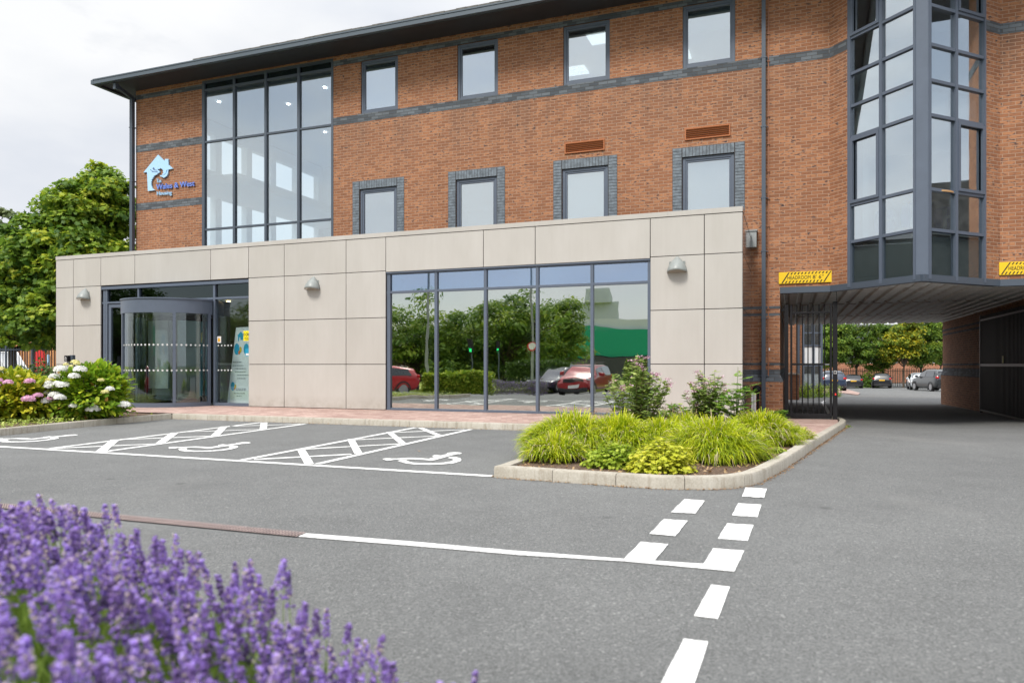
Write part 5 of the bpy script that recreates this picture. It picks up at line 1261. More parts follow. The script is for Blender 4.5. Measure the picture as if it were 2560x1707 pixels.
P_ = np.array(P_); Y_ = np.array(Y_); y = Y_/np.linalg.norm(Y_, axis=1, keepdims=True); z = np.array([0,0,1.])+rng.normal(size=y.shape)*.2; z -= (z*y).sum(1, keepdims=True)*y; z /= np.linalg.norm(z, axis=1, keepdims=True); x = np.cross(y, z)
fm.scatter(*LEAF, P_, np.stack([x,y,z],2), rng.uniform(.05,.08,len(P_)), rng.random(len(P_))); fm.build('leaves', M['sorb'], r_); mb.build('stems', pm('green_stem', (.12,.17,.05), .6), r_)
# dry stalks
def dry(px, py, n, ht, spread, label, seedhead=True, tint=(0,.45)):
    c = wpos(px, py, .085); r_ = root('dry_stalks', label, 'dry grass', tuple(c), fr=False); fm = FM()
    for i in range(n):
        a = rng.uniform(0, 6.28); o_ = np.array([math.cos(a), math.sin(a), 0])*spread*rng.random()**.5; tip = o_*1.6+np.array([0,0,ht*rng.uniform(.7,1.05)]); side = np.array([1.,.2,0])*.0022
        P_ = np.array([o_, (o_+tip)/2+[0,0,.02], tip]); V = np.concatenate([P_-side, P_+side])+c; fm.add(V, np.array([(0,1,4,3),(1,2,5,4)]), np.full(2, rng.uniform(*tint)))
        if seedhead:
            m_ = 8; pos = c+tip+np.c_[rng.normal(0,.004,m_), rng.normal(0,.004,m_), rng.uniform(-.07,.01,m_)]; fm.scatter(*QUAD, pos, rot_to(unit(m_)), np.full(m_, .013), rng.uniform(*tint, m_))
    fm.build('stalks', M['dry'], r_)
dry(1515,1092,34,.36,.20,'reddish brown dry stalks at the left of the pink-topped plants')
dry(1645,1092,26,.50,.16,'pale straw stalks leaning between the pink-topped plants', True, (.6,1))
dry(1720,1090,16,.42,.14,'pale straw stalks in front of the beige panel', True, (.6,1))
dry(1890,1080,12,.34,.14,'pale seed heads by the white marker post', True, (.6,1))

# hydrangeas
def hydrangea(px, py, rad, ht, nl, heads, label, leafm, head_mats, seed):
    c = wpos(px, py, .085); r_ = root('hydrangea_bush', label, 'shrub', tuple(c), fr=False); fm = FM()
    d = unit(nl); r = rng.random(nl)**.22
    lump = 1+.16*np.sin(d[:, 0]*5+seed)*np.sin(d[:, 2]*6+seed*2)+.08*rng.normal(size=nl)
    pos = d*np.array([rad, rad*.9, ht*.5])*(r*lump)[:, None]+c+np.array([0,0,ht*.5]); low = d[:, 2] < -.3; pos[low, :2] = c[:2]+(pos[low, :2]-c[:2])*1.25; pos[:, 2] = np.maximum(pos[:, 2], c[2]+.02+.05*rng.random(nl))
    y = d+rng.normal(0,.5,(nl,3))+[0,0,.15]; y /= np.linalg.norm(y, axis=1, keepdims=True); z = d*.4+[0,0,1.]+rng.normal(0,.3,(nl,3)); z -= (z*y).sum(1, keepdims=True)*y; z /= np.linalg.norm(z, axis=1, keepdims=True); x = np.cross(y, z)
    fm.scatter(*LEAF, pos, np.stack([x,y,z],2), rng.uniform(.08,.15,nl), np.clip(rng.random(nl)*.75+.25*(r-.7), 0, 1)**.9*np.where(rng.random(nl)<.04,1.6,1)); fm.build('leaves', M[leafm], r_)
    mb = MB(); C = Vector(c)
    for i in range(26): a = rng.uniform(0,6.28); q_ = rng.uniform(.2,.8); mb.tube([C, C+Vector((math.cos(a)*rad*q_*.6, math.sin(a)*rad*q_*.6, ht*.4)), C+Vector((math.cos(a)*rad*q_, math.sin(a)*rad*q_, ht*.8))], .006, 5, False)
    mb.build('stems', M['bark'], r_)
    for (hx, hy, size, mt) in heads:           # heads sit on the outside of the bush, towards the car park
        # direction chosen over the front of the crown
        size *= 1.3; dx, dz = hx*.97, hy*.97; dy = -math.sqrt(max(.02, 1-min(.95, dx*dx+dz*dz))); ctr = np.array([dx*rad, dy*rad*.9, dz*ht*.5+ht*.5])*(1.17 if hy > -.25 else 1.42)+c; ctr[2] = max(ctr[2], c[2]+.08); n = 170
        dd = unit(n); dd[:, 2] = abs(dd[:, 2])*.95-.15; fmh = FM(); p = ctr+dd*size*np.array([1,1,.75]); fmh.scatter([(-.5,-.5,0),(.5,-.5,0),(.5,.5,0),(-.5,.5,0)], [(0,1,2,3)], p, rot_to(dd+rng.normal(0,.35,(n,3))), np.full(n, size*.36), rng.random(n)); fmh.build('flower_head', M[mt], r_)
    return r_
zh = lambda x, y, cx_, cz_, rx_, rz_: ((x-cx_)/rx_, -(y-cz_)/rz_)
def heads(lst, cx_, cz_, rx_, rz_, mt): return [(*zh(a, b, cx_, cz_, rx_, rz_), s, m_ or mt) for a, b, s, m_ in lst]
hw = heads([(1110,580,.085,None),(1420,580,.085,None),(1375,665,.075,None),(1050,670,.07,None),(940,760,.06,None),(960,800,.075,None),(1060,785,.045,None),(1130,760,.06,None),(1235,780,.08,None),(900,885,.065,None),(1090,910,.08,None),(1030,1035,.08,None),(1250,990,.075,None),(1370,1080,.055,None),(1545,1120,.09,None),(1805,1085,.085,None),(1705,935,.05,'pety'),(1780,835,.06,None),(1690,715,.045,'pety'),(1262,480,.05,'pety'),(1320,500,.045,'pety'),(1140,510,.035,'pety'),(915,715,.05,'pety'),(1265,530,.03,'pety')], 1345, 830, 520, 400, 'petw')
hydrangea(226,1047,.60,.99,4300,hw,'white-flowered hydrangea bush in the left planting bed','hydleaf',None,3)
hp = heads([(60,630,.075,None),(150,605,.065,None),(10,705,.07,None),(165,715,.08,None),(250,755,.06,None),(300,650,.07,None),(265,705,.05,None),(310,770,.045,None),(400,685,.05,None),(505,710,.06,None),(690,700,.065,None),(410,738,.035,None),(140,835,.05,None),(195,860,.05,None),(285,845,.055,None),(130,950,.06,None),(230,955,.06,None),(350,985,.06,None),(710,920,.08,None),(785,875,.06,None),(805,965,.055,None),(50,560,.065,'petw'),(265,548,.055,'pety'),(560,635,.03,'pety')], 300, 860, 540, 330, 'petp')
hydrangea(34,1050,.66,.84,4300,hp,'pink-flowered hydrangea bush with yellowing leaves at the far left','hydleaf_y',None,7)
# ground cover in the left bed
bt = [(p[0], p[1]) for p in bed]; tri_b = tessellate_polygon([[Vector((p[0], p[1], 0)) for p in bt]]); n = 26000
q_ = sample_poly(bt, tri_b, n)
keep = [i for i, (x, y) in enumerate(q_) if Vector((x, y)).dot(nv) < 13.3 and x > -16 and (x-y*((170-CX)/F)) < .2+.5*abs(math.sin(i*1.7))]
q_ = q_[keep]; n = len(q_); hh_ = .06+.07*np.abs(np.sin(q_[:,0]*3)*np.cos(q_[:,1]*2.3))
pos = np.c_[q_, .085+rng.random(n)*hh_]; fm = FM(); fm.scatter(*LEAF, pos, rot_to(np.c_[rng.normal(size=(n,2))*.6, np.ones(n)]), rng.uniform(.03,.06,n), rng.random(n)); fm.build('ground_cover', M['cover'], kind='stuff')
n = 2500; q_ = sample_poly(bt, tri_b, n); keep = [i for i in range(n) if q_[i][0] > -9.5]; q_ = q_[keep]; n = len(q_); pos = np.c_[q_, np.full(n,.085)]; fm = FM(); fm.scatter(*LEAF, pos, rot_to(np.c_[rng.normal(size=(n,2))*.8, np.ones(n)]), rng.uniform(.03,.06,n), rng.random(n)); fm.build('ground_cover', M['midleaf'], kind='stuff')

# lavender in the foreground
lv = root('lavender_bush', 'mass of blurred purple lavender in full bloom in the near foreground', 'lavender', (-.75, 1.5, .0), fr=False)
ox = [-260,0,100,190,260,330,480,600,680,790,900,960,1050,1110]; oy = [1256,1256,1254,1282,1308,1360,1392,1450,1500,1582,1612,1634,1675,1735]
fmF, fmS = FM(), FM(); ns = 0
OCT = ([(0,0,-1),(1,0,0),(0,1,0),(-1,0,0),(0,-1,0),(0,0,1)], [(0,2,1),(0,3,2),(0,4,3),(0,1,4),(5,1,2),(5,2,3),(5,3,4),(5,4,1)])
placed = []
for it in range(1120):
    Y = rng.uniform(.78, 2.25); pxx = rng.uniform(-260, 1080); X = Y*(pxx-CX)/F
    mo = (np.interp(pxx, ox, oy)-HY)/F; Yb = np.interp(pxx, [-260,0,300,600,1050], [2.3,2.25,2.1,1.9,1.65])
    if Y > Yb: continue
    if rng.random() > (Y/Yb)**.5*.9: continue
    ht = EYE-mo*Yb; top = ht + .02 - .18*max(0, (Yb-Y)/Yb-.25)**1.2 + rng.normal(0,.028) - (.03 if Y > Yb-.15 else 0)*rng.random()*2
    if Y > Yb-.12: top += .0
    lx, ly = rng.normal(0,.05,2); tip = np.array([X+lx, Y+ly, top]); bb = np.array([X*.92, Y+.02, top-rng.uniform(.3,.4)])
    sl = rng.uniform(.045,.075); whorls = int(sl/.009); d = (tip-bb)/np.linalg.norm(tip-bb); o0 = tip-d*sl
    dull = rng.random() < .30; hue = rng.normal(0,.14)
    for k in range(whorls+2):
        t_ = k/(whorls+1); p = o0+d*sl*t_; r = .0088*(1-.5*t_)*rng.uniform(.65,1.3); m_ = 7
        if k == 0: p = o0-d*.018; 
        a = rng.uniform(0,6.28)+np.arange(m_)*2*np.pi/m_; rj = r*rng.uniform(.6,1.35,m_); pos = p+np.c_[np.cos(a)*rj, np.sin(a)*rj, rng.normal(0,.0028,m_)]
        tt = np.clip(rng.normal(.48+hue,.22,m_), 0, .9); tt[rng.random(m_) < .13] = 1.
        if dull: tt *= .5
        fmF.scatter(*OCT, pos, rot_to(unit(m_)), np.c_[rng.uniform(.0024,.0050,m_), rng.uniform(.0024,.0050,m_), rng.uniform(.0035,.0065,m_)], tt)
    if rng.random() < .9: fmF.scatter(*OCT, tip[None]+d*.002, rot_to(unit(1)), np.array([.005]), np.array([.7]))
    sd_ = np.array([.0013,0,0]); P_ = np.array([bb-[0,0,.25], bb, o0]); fmS.add(np.concatenate([P_-sd_, P_+sd_]), np.array([(0,1,4,3),(1,2,5,4)]), np.full(2, rng.uniform(.3,.9)))
    P2 = P_; sd2 = np.array([0,.0013,0]); fmS.add(np.concatenate([P2-sd2, P2+sd2]), np.array([(0,1,4,3),(1,2,5,4)]), np.full(2, .5)); ns += 1
# grey-green leaves below the flowers
nL = 26000; Y = rng.uniform(.7,2.3,nL); pxx = rng.uniform(-300,1060,nL); X = Y*(pxx-CX)/F; Yb = np.interp(pxx, [-260,0,300,600,1050], [2.3,2.25,2.1,1.9,1.65]); mo = (np.interp(pxx, ox, oy)-HY)/F
top = EYE-mo*Yb-.14-.18*np.maximum(0,(Yb-Y)/Yb-.25)**1.2; ok = Y < Yb-.05; pos = np.c_[X, Y, top*rng.uniform(.35,1.0,nL)][ok]; n = len(pos)
y = np.c_[rng.normal(0,.3,n), rng.normal(0,.3,n), np.ones(n)]; y /= np.linalg.norm(y, axis=1, keepdims=True); z = np.cross(y, rng.normal(size=y.shape)); z /= np.linalg.norm(z, axis=1, keepdims=True); x = np.cross(y, z)
fmS.scatter([(-.5,0,0),(.5,0,0),(.3,1,0),(-.3,1,0)], [(0,1,2,3)], pos, np.stack([x,y,z],2), np.c_[np.full(n,.0042), rng.uniform(.06,.13,n), np.ones(n)], rng.uniform(0,.6,n))
fmF.build('flower_spikes', M['lavf'], lv); fmS.build('stems', M['lavs'], lv)
print('lavender spikes', ns)
mb = MB(); mb.prism([(-3.6,-.6),(.1,-.6),(-.05,1.2),(-.25,1.85),(-1.2,2.35),(-3.6,2.6)], lambda x, y: (x, y, .06), lambda x, y: (x, y, -.02)); mb.build('planting_bed_soil', M['soil'], fr=False, kind='structure')

# trees
def tree(name, label, base, lobes, leafm, nclump, per, leaf, shape=QUAD, clr=.55, trunk=.18, group=None, gap=.0, up=.5, lean=None):
    """lobes: list of (centre, radii)"""
    r_ = root(name, label, 'tree', base, group=group, fr=False); fm = FM(); tot = sum(a[1][0]*a[1][1]*a[1][2] for a in lobes)
    C = []
    for ctr, rad in lobes:
        k = max(3, int(nclump*rad[0]*rad[1]*rad[2]/tot)); d = unit(k); r = rng.random(k)**(1/2.2); C.append(np.array(ctr)+d*np.array(rad)*r[:, None])
    C = np.concatenate(C); n = len(C)*per; cl = np.repeat(np.arange(len(C)), per)
    d = unit(n); d[:, 2] = np.abs(d[:, 2])*np.where(rng.random(n) < .75, 1, -.5); cr_ = clr*rng.uniform(.6,1.3,len(C))[cl]
    pos = C[cl]+d*np.array([1,1,.62])*(cr_*rng.random(n)**.45)[:, None]
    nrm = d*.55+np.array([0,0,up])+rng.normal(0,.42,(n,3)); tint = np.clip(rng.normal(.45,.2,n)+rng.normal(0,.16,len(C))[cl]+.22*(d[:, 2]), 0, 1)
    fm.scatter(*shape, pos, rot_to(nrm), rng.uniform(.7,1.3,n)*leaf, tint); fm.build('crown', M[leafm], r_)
    mb = MB(); B = Vector(base); top = Vector(np.mean([l[0] for l in lobes], axis=0)); fork = B.lerp(top, .45)
    mb.tube([B-Vector((0,0,.2)), B.lerp(fork,.5)+Vector((trunk*.3,0,0)), fork], [trunk*1.2, trunk, trunk*.8], 10)
    sel = rng.choice(len(C), min(len(C), 22), replace=False)
    for i in sel:
        e = Vector(C[i]); mid = fork.lerp(e, .5)+Vector((0,0,.12*(e-fork).length)); mb.tube([fork, mid, e], [trunk*.5, trunk*.25, trunk*.06], 6, False)
    mb.build('trunk', M['bark'], r_)
    return r_
def at(px, py, Y): return ((px-CX)/F*Y, Y, EYE+(HY-py)/F*Y)
def lobe(px, py, Y, rpx, rz=None, ry=None): r = rpx/F*Y; return (at(px, py, Y), (r, ry or r, (rz or rpx)/F*Y))
b_ = at(230, 940, 31); 
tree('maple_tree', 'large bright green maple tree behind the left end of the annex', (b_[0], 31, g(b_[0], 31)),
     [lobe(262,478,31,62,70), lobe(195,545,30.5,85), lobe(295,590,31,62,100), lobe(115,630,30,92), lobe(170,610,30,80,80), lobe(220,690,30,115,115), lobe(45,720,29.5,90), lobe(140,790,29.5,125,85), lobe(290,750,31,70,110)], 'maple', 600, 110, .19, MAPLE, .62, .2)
b_ = at(30, 930, 34)
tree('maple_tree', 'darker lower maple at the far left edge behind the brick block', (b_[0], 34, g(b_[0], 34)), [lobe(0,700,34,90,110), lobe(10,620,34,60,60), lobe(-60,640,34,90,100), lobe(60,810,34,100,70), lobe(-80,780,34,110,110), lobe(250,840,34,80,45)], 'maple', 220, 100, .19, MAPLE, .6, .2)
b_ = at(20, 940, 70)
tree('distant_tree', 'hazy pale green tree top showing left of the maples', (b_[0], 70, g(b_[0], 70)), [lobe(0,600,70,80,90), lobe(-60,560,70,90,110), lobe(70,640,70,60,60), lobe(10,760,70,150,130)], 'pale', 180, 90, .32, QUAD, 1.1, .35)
# under the trees on the left: hedge, railings and a striped building
def bush(name, label, cat, c, rad, n, leafm, leaf, shape=LEAF, group=None):
    r_ = root(name, label, cat, c, fr=False, group=group); fm = FM(); d = unit(n); d[:, 2] = np.abs(d[:, 2]); r = rng.random(n)**.3
    lump = 1+.18*np.sin(d[:, 0]*6+c[0])*np.cos(d[:, 1]*5)+.06*rng.normal(size=n)
    pos = d*np.array(rad)*(r*lump)[:, None]+np.array(c); fm.scatter(*shape, pos, rot_to(d+rng.normal(0,.5,(n,3))+[0,0,.4]), rng.uniform(.7,1.3,n)*leaf, np.clip(rng.random(n)*.8+.2*(d[:, 2]-.3), 0, 1)); fm.build('leaves', M[leafm], r_)
    mb = MB(); C = Vector(c)
    for i in range(8): a = rng.uniform(0,6.28); mb.tube([C, C+Vector((math.cos(a)*rad[0]*.6, math.sin(a)*rad[1]*.6, rad[2]*.7))], .015, 4, False)
    mb.build('stems', M['bark'], r_); return r_
for i, (px, w_, hgt, lab) in enumerate(((0,1.4,.95,'dark green shrub at the left edge below the railings'),(62,1.0,1.0,'dark green shrub below the railings, left of the beige corner'),(112,.9,1.15,'dark green shrub touching the beige corner of the annex'))):
    p = at(px, 950, 25); bush('dark_shrub', lab, 'shrub', (p[0], 25, g(p[0],25)+.0), (w_, .8, hgt), 2600, 'darkleaf', .11)
ra = at(-120,0,30); rb = at(150,0,30)
rl = root('railings', 'thin dark vertical railings under the trees on the left', 'fence', (ra[0], 30, -.2), fr=False); mb = MB()
x = ra[0]
while x < rb[0]: mb.box(x-.009, x+.009, 29.99, 30.01, -.3, EYE+.72); x += .11
rail_ = MB()
for z in (EYE-.15, EYE+.62): rail_.box(ra[0], rb[0], 29.98, 30.02, z, z+.04)
for i in range(5): x = ra[0]+i*(rb[0]-ra[0])/4; rail_.box(x-.03, x+.03, 29.97, 30.03, -.3, EYE+.8)
mb.build('railing_bars', M['framed'], rl); rail_.build('railing_frame', M['framed'], rl)
sb0 = at(25,0,48); sb1 = at(240,0,48)
st = root('timber_clad_building', 'low building with orange timber slats and a red door behind the left railings', 'building', (sb0[0], 48, -.7), fr=False); mb = MB(); mb.box(sb0[0], sb1[0], 48, 54, -.9, EYE+2.6); mb.build('wall', pm('slat_backing', (.34,.17,.08), .8), st)
q = random.Random(2); A_, B_ = MB(), MB(); x = sb0[0]+.1; k = 0
while x < sb1[0]-.1:
    (A_ if k % 3 else B_).box(x, x+.09, 47.94, 48.0, -.8, EYE+2.5); x += .16; k += 1
A_.build('timber_slats', pm('orange_timber', (.62,.30,.12), .7, noise=.2, nscale=2), st); B_.build('timber_slats', pm('brown_timber', (.30,.15,.07), .7), st)
x = at(88,0,47.9)[0]; mb = MB(); mb.box(x, x+.62, 47.86, 47.93, -.7, EYE+1.2); mb.build('red_door', pm('red_paint', (.65,.03,.03), .5), st)
x = at(78,0,47.9)[0]; mb = MB(); mb.box(x, x+.16, 47.86, 47.93, -.7, EYE+1.5); mb.build('grey_pilaster', M['framed'], st)
x = at(119,0,47.9)[0]; mb = MB(); mb.box(x, x+.12, 47.86, 47.93, EYE-.1, EYE+.7); mb.build('blue_sign', M['logo_l'], st)
wv_ = root('white_van', 'sliver of a white van behind the railings at the far left', 'van', (at(0,0,42)[0]-1.5, 42, -.6), fr=False)
o_ = at(34,0,42)[0]; mb = MB(); mb.prism([(o_-4.6,-.35),(o_-.2,-.35),(o_,.1),(o_-.1,.75),(o_-.5,1.0),(o_-1.0,1.85),(o_-4.6,1.9)], lambda x, z: (x, 42, z), lambda x, z: (x, 43.8, z)); mb.build('body', M['white'], wv_, bevel=.05)
mb = MB(); mb.prism([(o_-1.9,1.1),(o_-.75,1.1),(o_-1.08,1.7),(o_-1.9,1.72)], lambda x, z: (x, 41.99, z), lambda x, z: (x, 42.0, z)); mb.build('side_window', M['g_car'], wv_)
for dx in (-.9,-3.8): mb = MB(); mb.lathe([(.33,-.1),(.34,.1)], (o_+dx, 42.1, -.3), 20, 'y'); mb.build('wheel', M['tyre'], wv_)

# ================================================================== cars
def car(label, loc, rz, col_, L=4.4, W=1.82, Hh=1.65, suv=True, group=None, rear='y', name='parked_car', first={}):
    r_ = root(name, label, 'car', loc, fr=False, rz=rz, group=group)
    ORG[r_] = (0,0,0); h = Hh; hl = L/2; w_ = W/2
    paint = pm('car_paint', col_, .28, coat=.8)
    hood = .60*h if suv else .58*h; belt = .62*h
    # stations: x, z_low, belt, top, half width at belt, half width at top
    stn = [(-hl, .34*h, .50*h, .56*h, w_*.86, w_*.80), (-hl+.06, .20*h, .60*h, .66*h, w_*.94, w_*.84), (-hl+.22, .16*h, belt, .90*h if suv else .80*h, w_*.98, w_*.76), (-hl+.55, .15*h, belt, .985*h, w_, w_*.74), (-.35, .14*h, belt, h, w_, w_*.75),
           (.25, .14*h, belt*.99, .985*h, w_, w_*.74), (.62, .14*h, belt*.98, .88*h, w_, w_*.76), (1.05 if suv else 1.0, .14*h, hood, hood+.05, w_*.99, w_*.82), (hl-.45, .15*h, hood*.96, hood+.0, w_*.97, w_*.78), (hl-.10, .17*h, hood*.80, hood*.88, w_*.88, w_*.70), (hl, .26*h, hood*.62, hood*.68, w_*.78, w_*.66)]
    mb = MB(); rows = []
    for (x, zl, zb, zt_, wb, wt) in stn:
        rows.append([(x, -wb*.90, zl), (x, -wb, zl+.12), (x, -wb*1.0, (zl+zb)/2), (x, -wb*.97, zb), (x, -wt, zt_-.03), (x, -wt*.55, zt_), (x, 0, zt_+.01), (x, wt*.55, zt_), (x, wt, zt_-.03), (x, wb*.97, zb), (x, wb, (zl+zb)/2), (x, wb, zl+.12), (x, wb*.9, zl)])
    for r0 in rows: mb.v += r0
    k = 13
    for i in range(len(rows)-1):
        for j in range(k-1): mb.f.append((i*k+j, i*k+j+1, (i+1)*k+j+1, (i+1)*k+j)); mb.smooth.append(True)
        mb.f.append((i*k+k-1, i*k, (i+1)*k, (i+1)*k+k-1)); mb.smooth.append(True)
    mb.f.append(tuple(range(k))); mb.f.append(tuple((len(rows)-1)*k+k-1-j for j in range(k))); mb.smooth += [True, True]
    mb.build('body', paint, r_, subsurf=2)
    lerp = lambda a, b, t_: tuple(p+(q_-p)*t_ for p, q_ in zip(a, b))
    # side windows
    for sg in (-1, 1):
        mb = MB(); e = .012
        def sp(x, t_):
            for a, b in zip(stn, stn[1:]):
                if a[0] <= x <= b[0]: u = (x-a[0])/(b[0]-a[0]); s_ = lerp(a, b, u); break
            y = s_[4]*.97+(s_[5]-s_[4]*.97)*t_; return (x, sg*(y+e-.02*t_), s_[2]+(s_[3]-.03-s_[2])*t_)
        for xa, xb in ((-hl+.42, -.42), (-.36, .40), (.44, .70)):
            if xa >= xb: continue
            mb.face([sp(xa,.12), sp(xb,.12), sp(xb-(.12 if xb > .6 else 0),.80), sp(xa+(.15 if xa < -1 else 0),.80)])
        mb.build('side_window', M['g_cardark'], r_)
    zr = (.64*h, .91*h); mb = MB(); xr0, xr1 = -hl+.10, -hl+.36; mb.face([(xr0-.02,-w_*.76,zr[0]), (xr0-.02,w_*.76,zr[0]), (xr1-.10,w_*.66,zr[1]), (xr1-.10,-w_*.66,zr[1])]); mb.build('rear_window', M['g_cardark'], r_)
    mb = MB(); xw = 1.0; mb.face([(xw+.04,-w_*.80,hood+.04), (xw+.04,w_*.80,hood+.04), (.38,w_*.68,.955*h+.02), (.38,-w_*.68,.955*h+.02)]); mb.build('windscreen', M['g_cardark'], r_)
    for sx, sy in ((-1,-1),(-1,1),(1,-1),(1,1)):
        wx = sx*(hl-.82); wr = .34 if suv else .31; mb = MB(); mb.lathe([(wr-.04,-.11),(wr,-.09),(wr,.09),(wr-.04,.11)], (wx, sy*(w_-.12), wr), 24, 'y'); ty = mb.build('wheel', M['tyre'], r_)
        mb = MB(); mb.lathe([(wr*.66,-.012),(wr*.66,.012)], (wx, sy*(w_-.008), wr), 20, 'y'); mb.build('rim', M['rim'], ty)
        mb = MB(); mb.arc((0,0), wr, wr+.07, 0, math.pi, -.01, .01, 14); mb.v = [(wx+v[0], sy*(w_+.002)+v[2], wr+v[1]) for v in mb.v]; mb.build('wheel_arch', M['trim'], r_)
        zz_ = .66*h if sx < 0 else .53*h; xx = -hl+.03 if sx < 0 else hl-.13
        mb = MB(); mb.box(xx-.04, xx+.10, sy*w_*.90-.17*sy*1, sy*w_*.94, zz_-.11*(1 if sx < 0 else .7), zz_+.03); mb.build('tail_light' if sx < 0 else 'headlight', M['redlamp'] if sx < 0 else M['headlamp'], r_, bevel=.02)
    mb = MB(); mb.box(-hl-.02, -hl+.05, -.26, .26, .50*h, .57*h); mb.build('number_plate', M['plate_y'], r_, bevel=.004)
    mb = MB(); mb.box(hl-.01, hl+.015, -.26, .26, .27*h, .34*h); mb.build('number_plate', M['plate_w'], r_)
    mb = MB(); mb.box(-hl-.03, -hl+.12, -w_*.80, w_*.80, .16*h, .30*h); mb.build('rear_bumper', M['trim'], r_, bevel=.03)
    mb = MB(); mb.box(hl-.16, hl+.02, -w_*.74, w_*.74, .13*h, .25*h); mb.build('front_bumper', M['trim'], r_, bevel=.03)
    mb = MB(); mb.box(hl-.10, hl+.005, -w_*.52, w_*.52, .40*h, .50*h); mb.build('grille', M['trim'], r_, bevel=.02)
    for sg in (-1, 1): mb = MB(); mb.box(.62, .80, sg*(w_+.02), sg*(w_+.20), .62*h, .72*h); mb.build('mirror', paint, r_, bevel=.03)
    if suv:
        for sg in (-1, 1): mb = MB(); mb.tube([(-hl+.6, sg*w_*.66, h+.0), (-hl+.75, sg*w_*.66, h+.045), (.1, sg*w_*.66, h+.045), (.3, sg*w_*.66, h-.01)], .018, 6); mb.build('roof_rail', M['trim'], r_)
    return r_
M['g_cardark'] = pm('dark_car_glass', (.02,.025,.03), .05, coat=1)
def park(px, py_base, hpx, Hh, label, c_, rz, **kw):
    Y = Hh*F/hpx; X = (px-CX)/F*Y; return car(label, (X, Y, g(X, Y)), rz, c_, Hh=Hh, group='cars parked behind the building', **kw)
park(2080,975,52,1.62,'dark blue crossover car partly hidden behind the gate bars',(.012,.03,.07),R(70))
park(2132,970,35,1.47,'small dark hatchback with a yellow plate, left of the black car by the fence',(.008,.009,.014),R(67),suv=False,L=4.2,W=1.8)
park(2203,973,38.5,1.62,'black car with a yellow plate and roof rails parked at the green fence',(.006,.007,.011),R(65))
park(2300,974,43,1.50,'silver car partly hidden behind the dark car on the right',(.50,.53,.56),R(246),suv=False)
park(2336,978,55,1.70,'dark grey car with tall red tail lights beside the passage wall',(.022,.026,.03),R(84))

# green palisade fence, trees and brick houses beyond the rear car park
Yf = 84; fx0, fx1 = at(1990,0,Yf)[0], at(2420,0,Yf)[0]
pf = root('palisade_fence', 'dark green palisade fence behind the parked cars', 'fence', (fx0, Yf, g(fx0, Yf)), fr=False); mb = MB(); x = fx0
zb0_, zt0_ = g(fx0,Yf)-.1, EYE-.35
while x < fx1: mb.prism([(x,zb0_),(x+.08,zb0_),(x+.08,zt0_-.1),(x+.04,zt0_+.06),(x,zt0_-.1)], lambda a, z: (a, Yf, z), lambda a, z: (a, Yf+.02, z)); x += .20
mb.build('pales', pm('fence_green', (.015,.06,.045), .5), pf); mb = MB()
for z in (zb0_+.5, zt0_-.35): mb.box(fx0, fx1, Yf+.02, Yf+.07, z, z+.06)
mb.build('rails', pm('fence_green', (.015,.06,.045), .5), pf)
for i, (px, cz, rp, lm, lab) in enumerate(((2075,862,50,'midleaf','green tree behind the gate bars'),(2140,858,54,'midleaf','broad green tree above the small dark hatchback'),(2205,868,44,'midleaf','green tree above the black car with roof rails'),(2258,852,36,'mixyel','tree with turning yellow leaves in the middle of the rear row'),(2300,862,40,'midleaf','green tree above the silver car'),(2350,850,48,'midleaf','pale green tree next to the passage wall'))):
    Yt = 79+(i % 3)*1.6; b_ = at(px, 0, Yt); tree('small_tree', lab, (b_[0], Yt, g(b_[0], Yt)), [lobe(px,cz,Yt,rp,48), lobe(px+14,cz-40,Yt,rp*.8,36), lobe(px-16,cz+26,Yt,rp*.85,36), lobe(px+20,cz+30,Yt,rp*.6,30)], lm, 90, 120, .24, LEAF, .85, .09, group='trees along the rear car park')
bush('green_shrub', 'green shrub between the hatchback and the black car', 'shrub', (*at(2172,0,80)[:2], g(38,80)), (1.2,.8,1.9), 1400, 'midleaf', .2)
hx0, hx1 = at(2040,0,104)[0], at(2460,0,104)[0]
hs = root('brick_houses', 'row of red brick houses glimpsed through the rear trees', 'building', (hx0, 104, -1.6), fr=False)
mb = MB(); mb.box(hx0, hx1, 104, 112, -1.7, EYE+3.0); mb.build('wall', M['brick_far'], hs)
mb = MB(); mb.prism([(103.6,EYE+2.95),(112.4,EYE+2.95),(108,EYE+6)], lambda y, z: (hx0-.3, y, z), lambda y, z: (hx1+.3, y, z)); mb.build('roof', M['soffit'], hs)
x = hx0+1; 
while x < hx1-2:
    mb = MB(); mb.box(x, x+1.3, 103.93, 104.02, EYE+.3, EYE+1.5); w__ = mb.build('window', M['white'], hs); mb = MB(); mb.box(x+.1, x+1.2, 103.9, 103.94, EYE+.4, EYE+1.4); mb.build('pane', M['g_cardark'], w__); x += 3.1
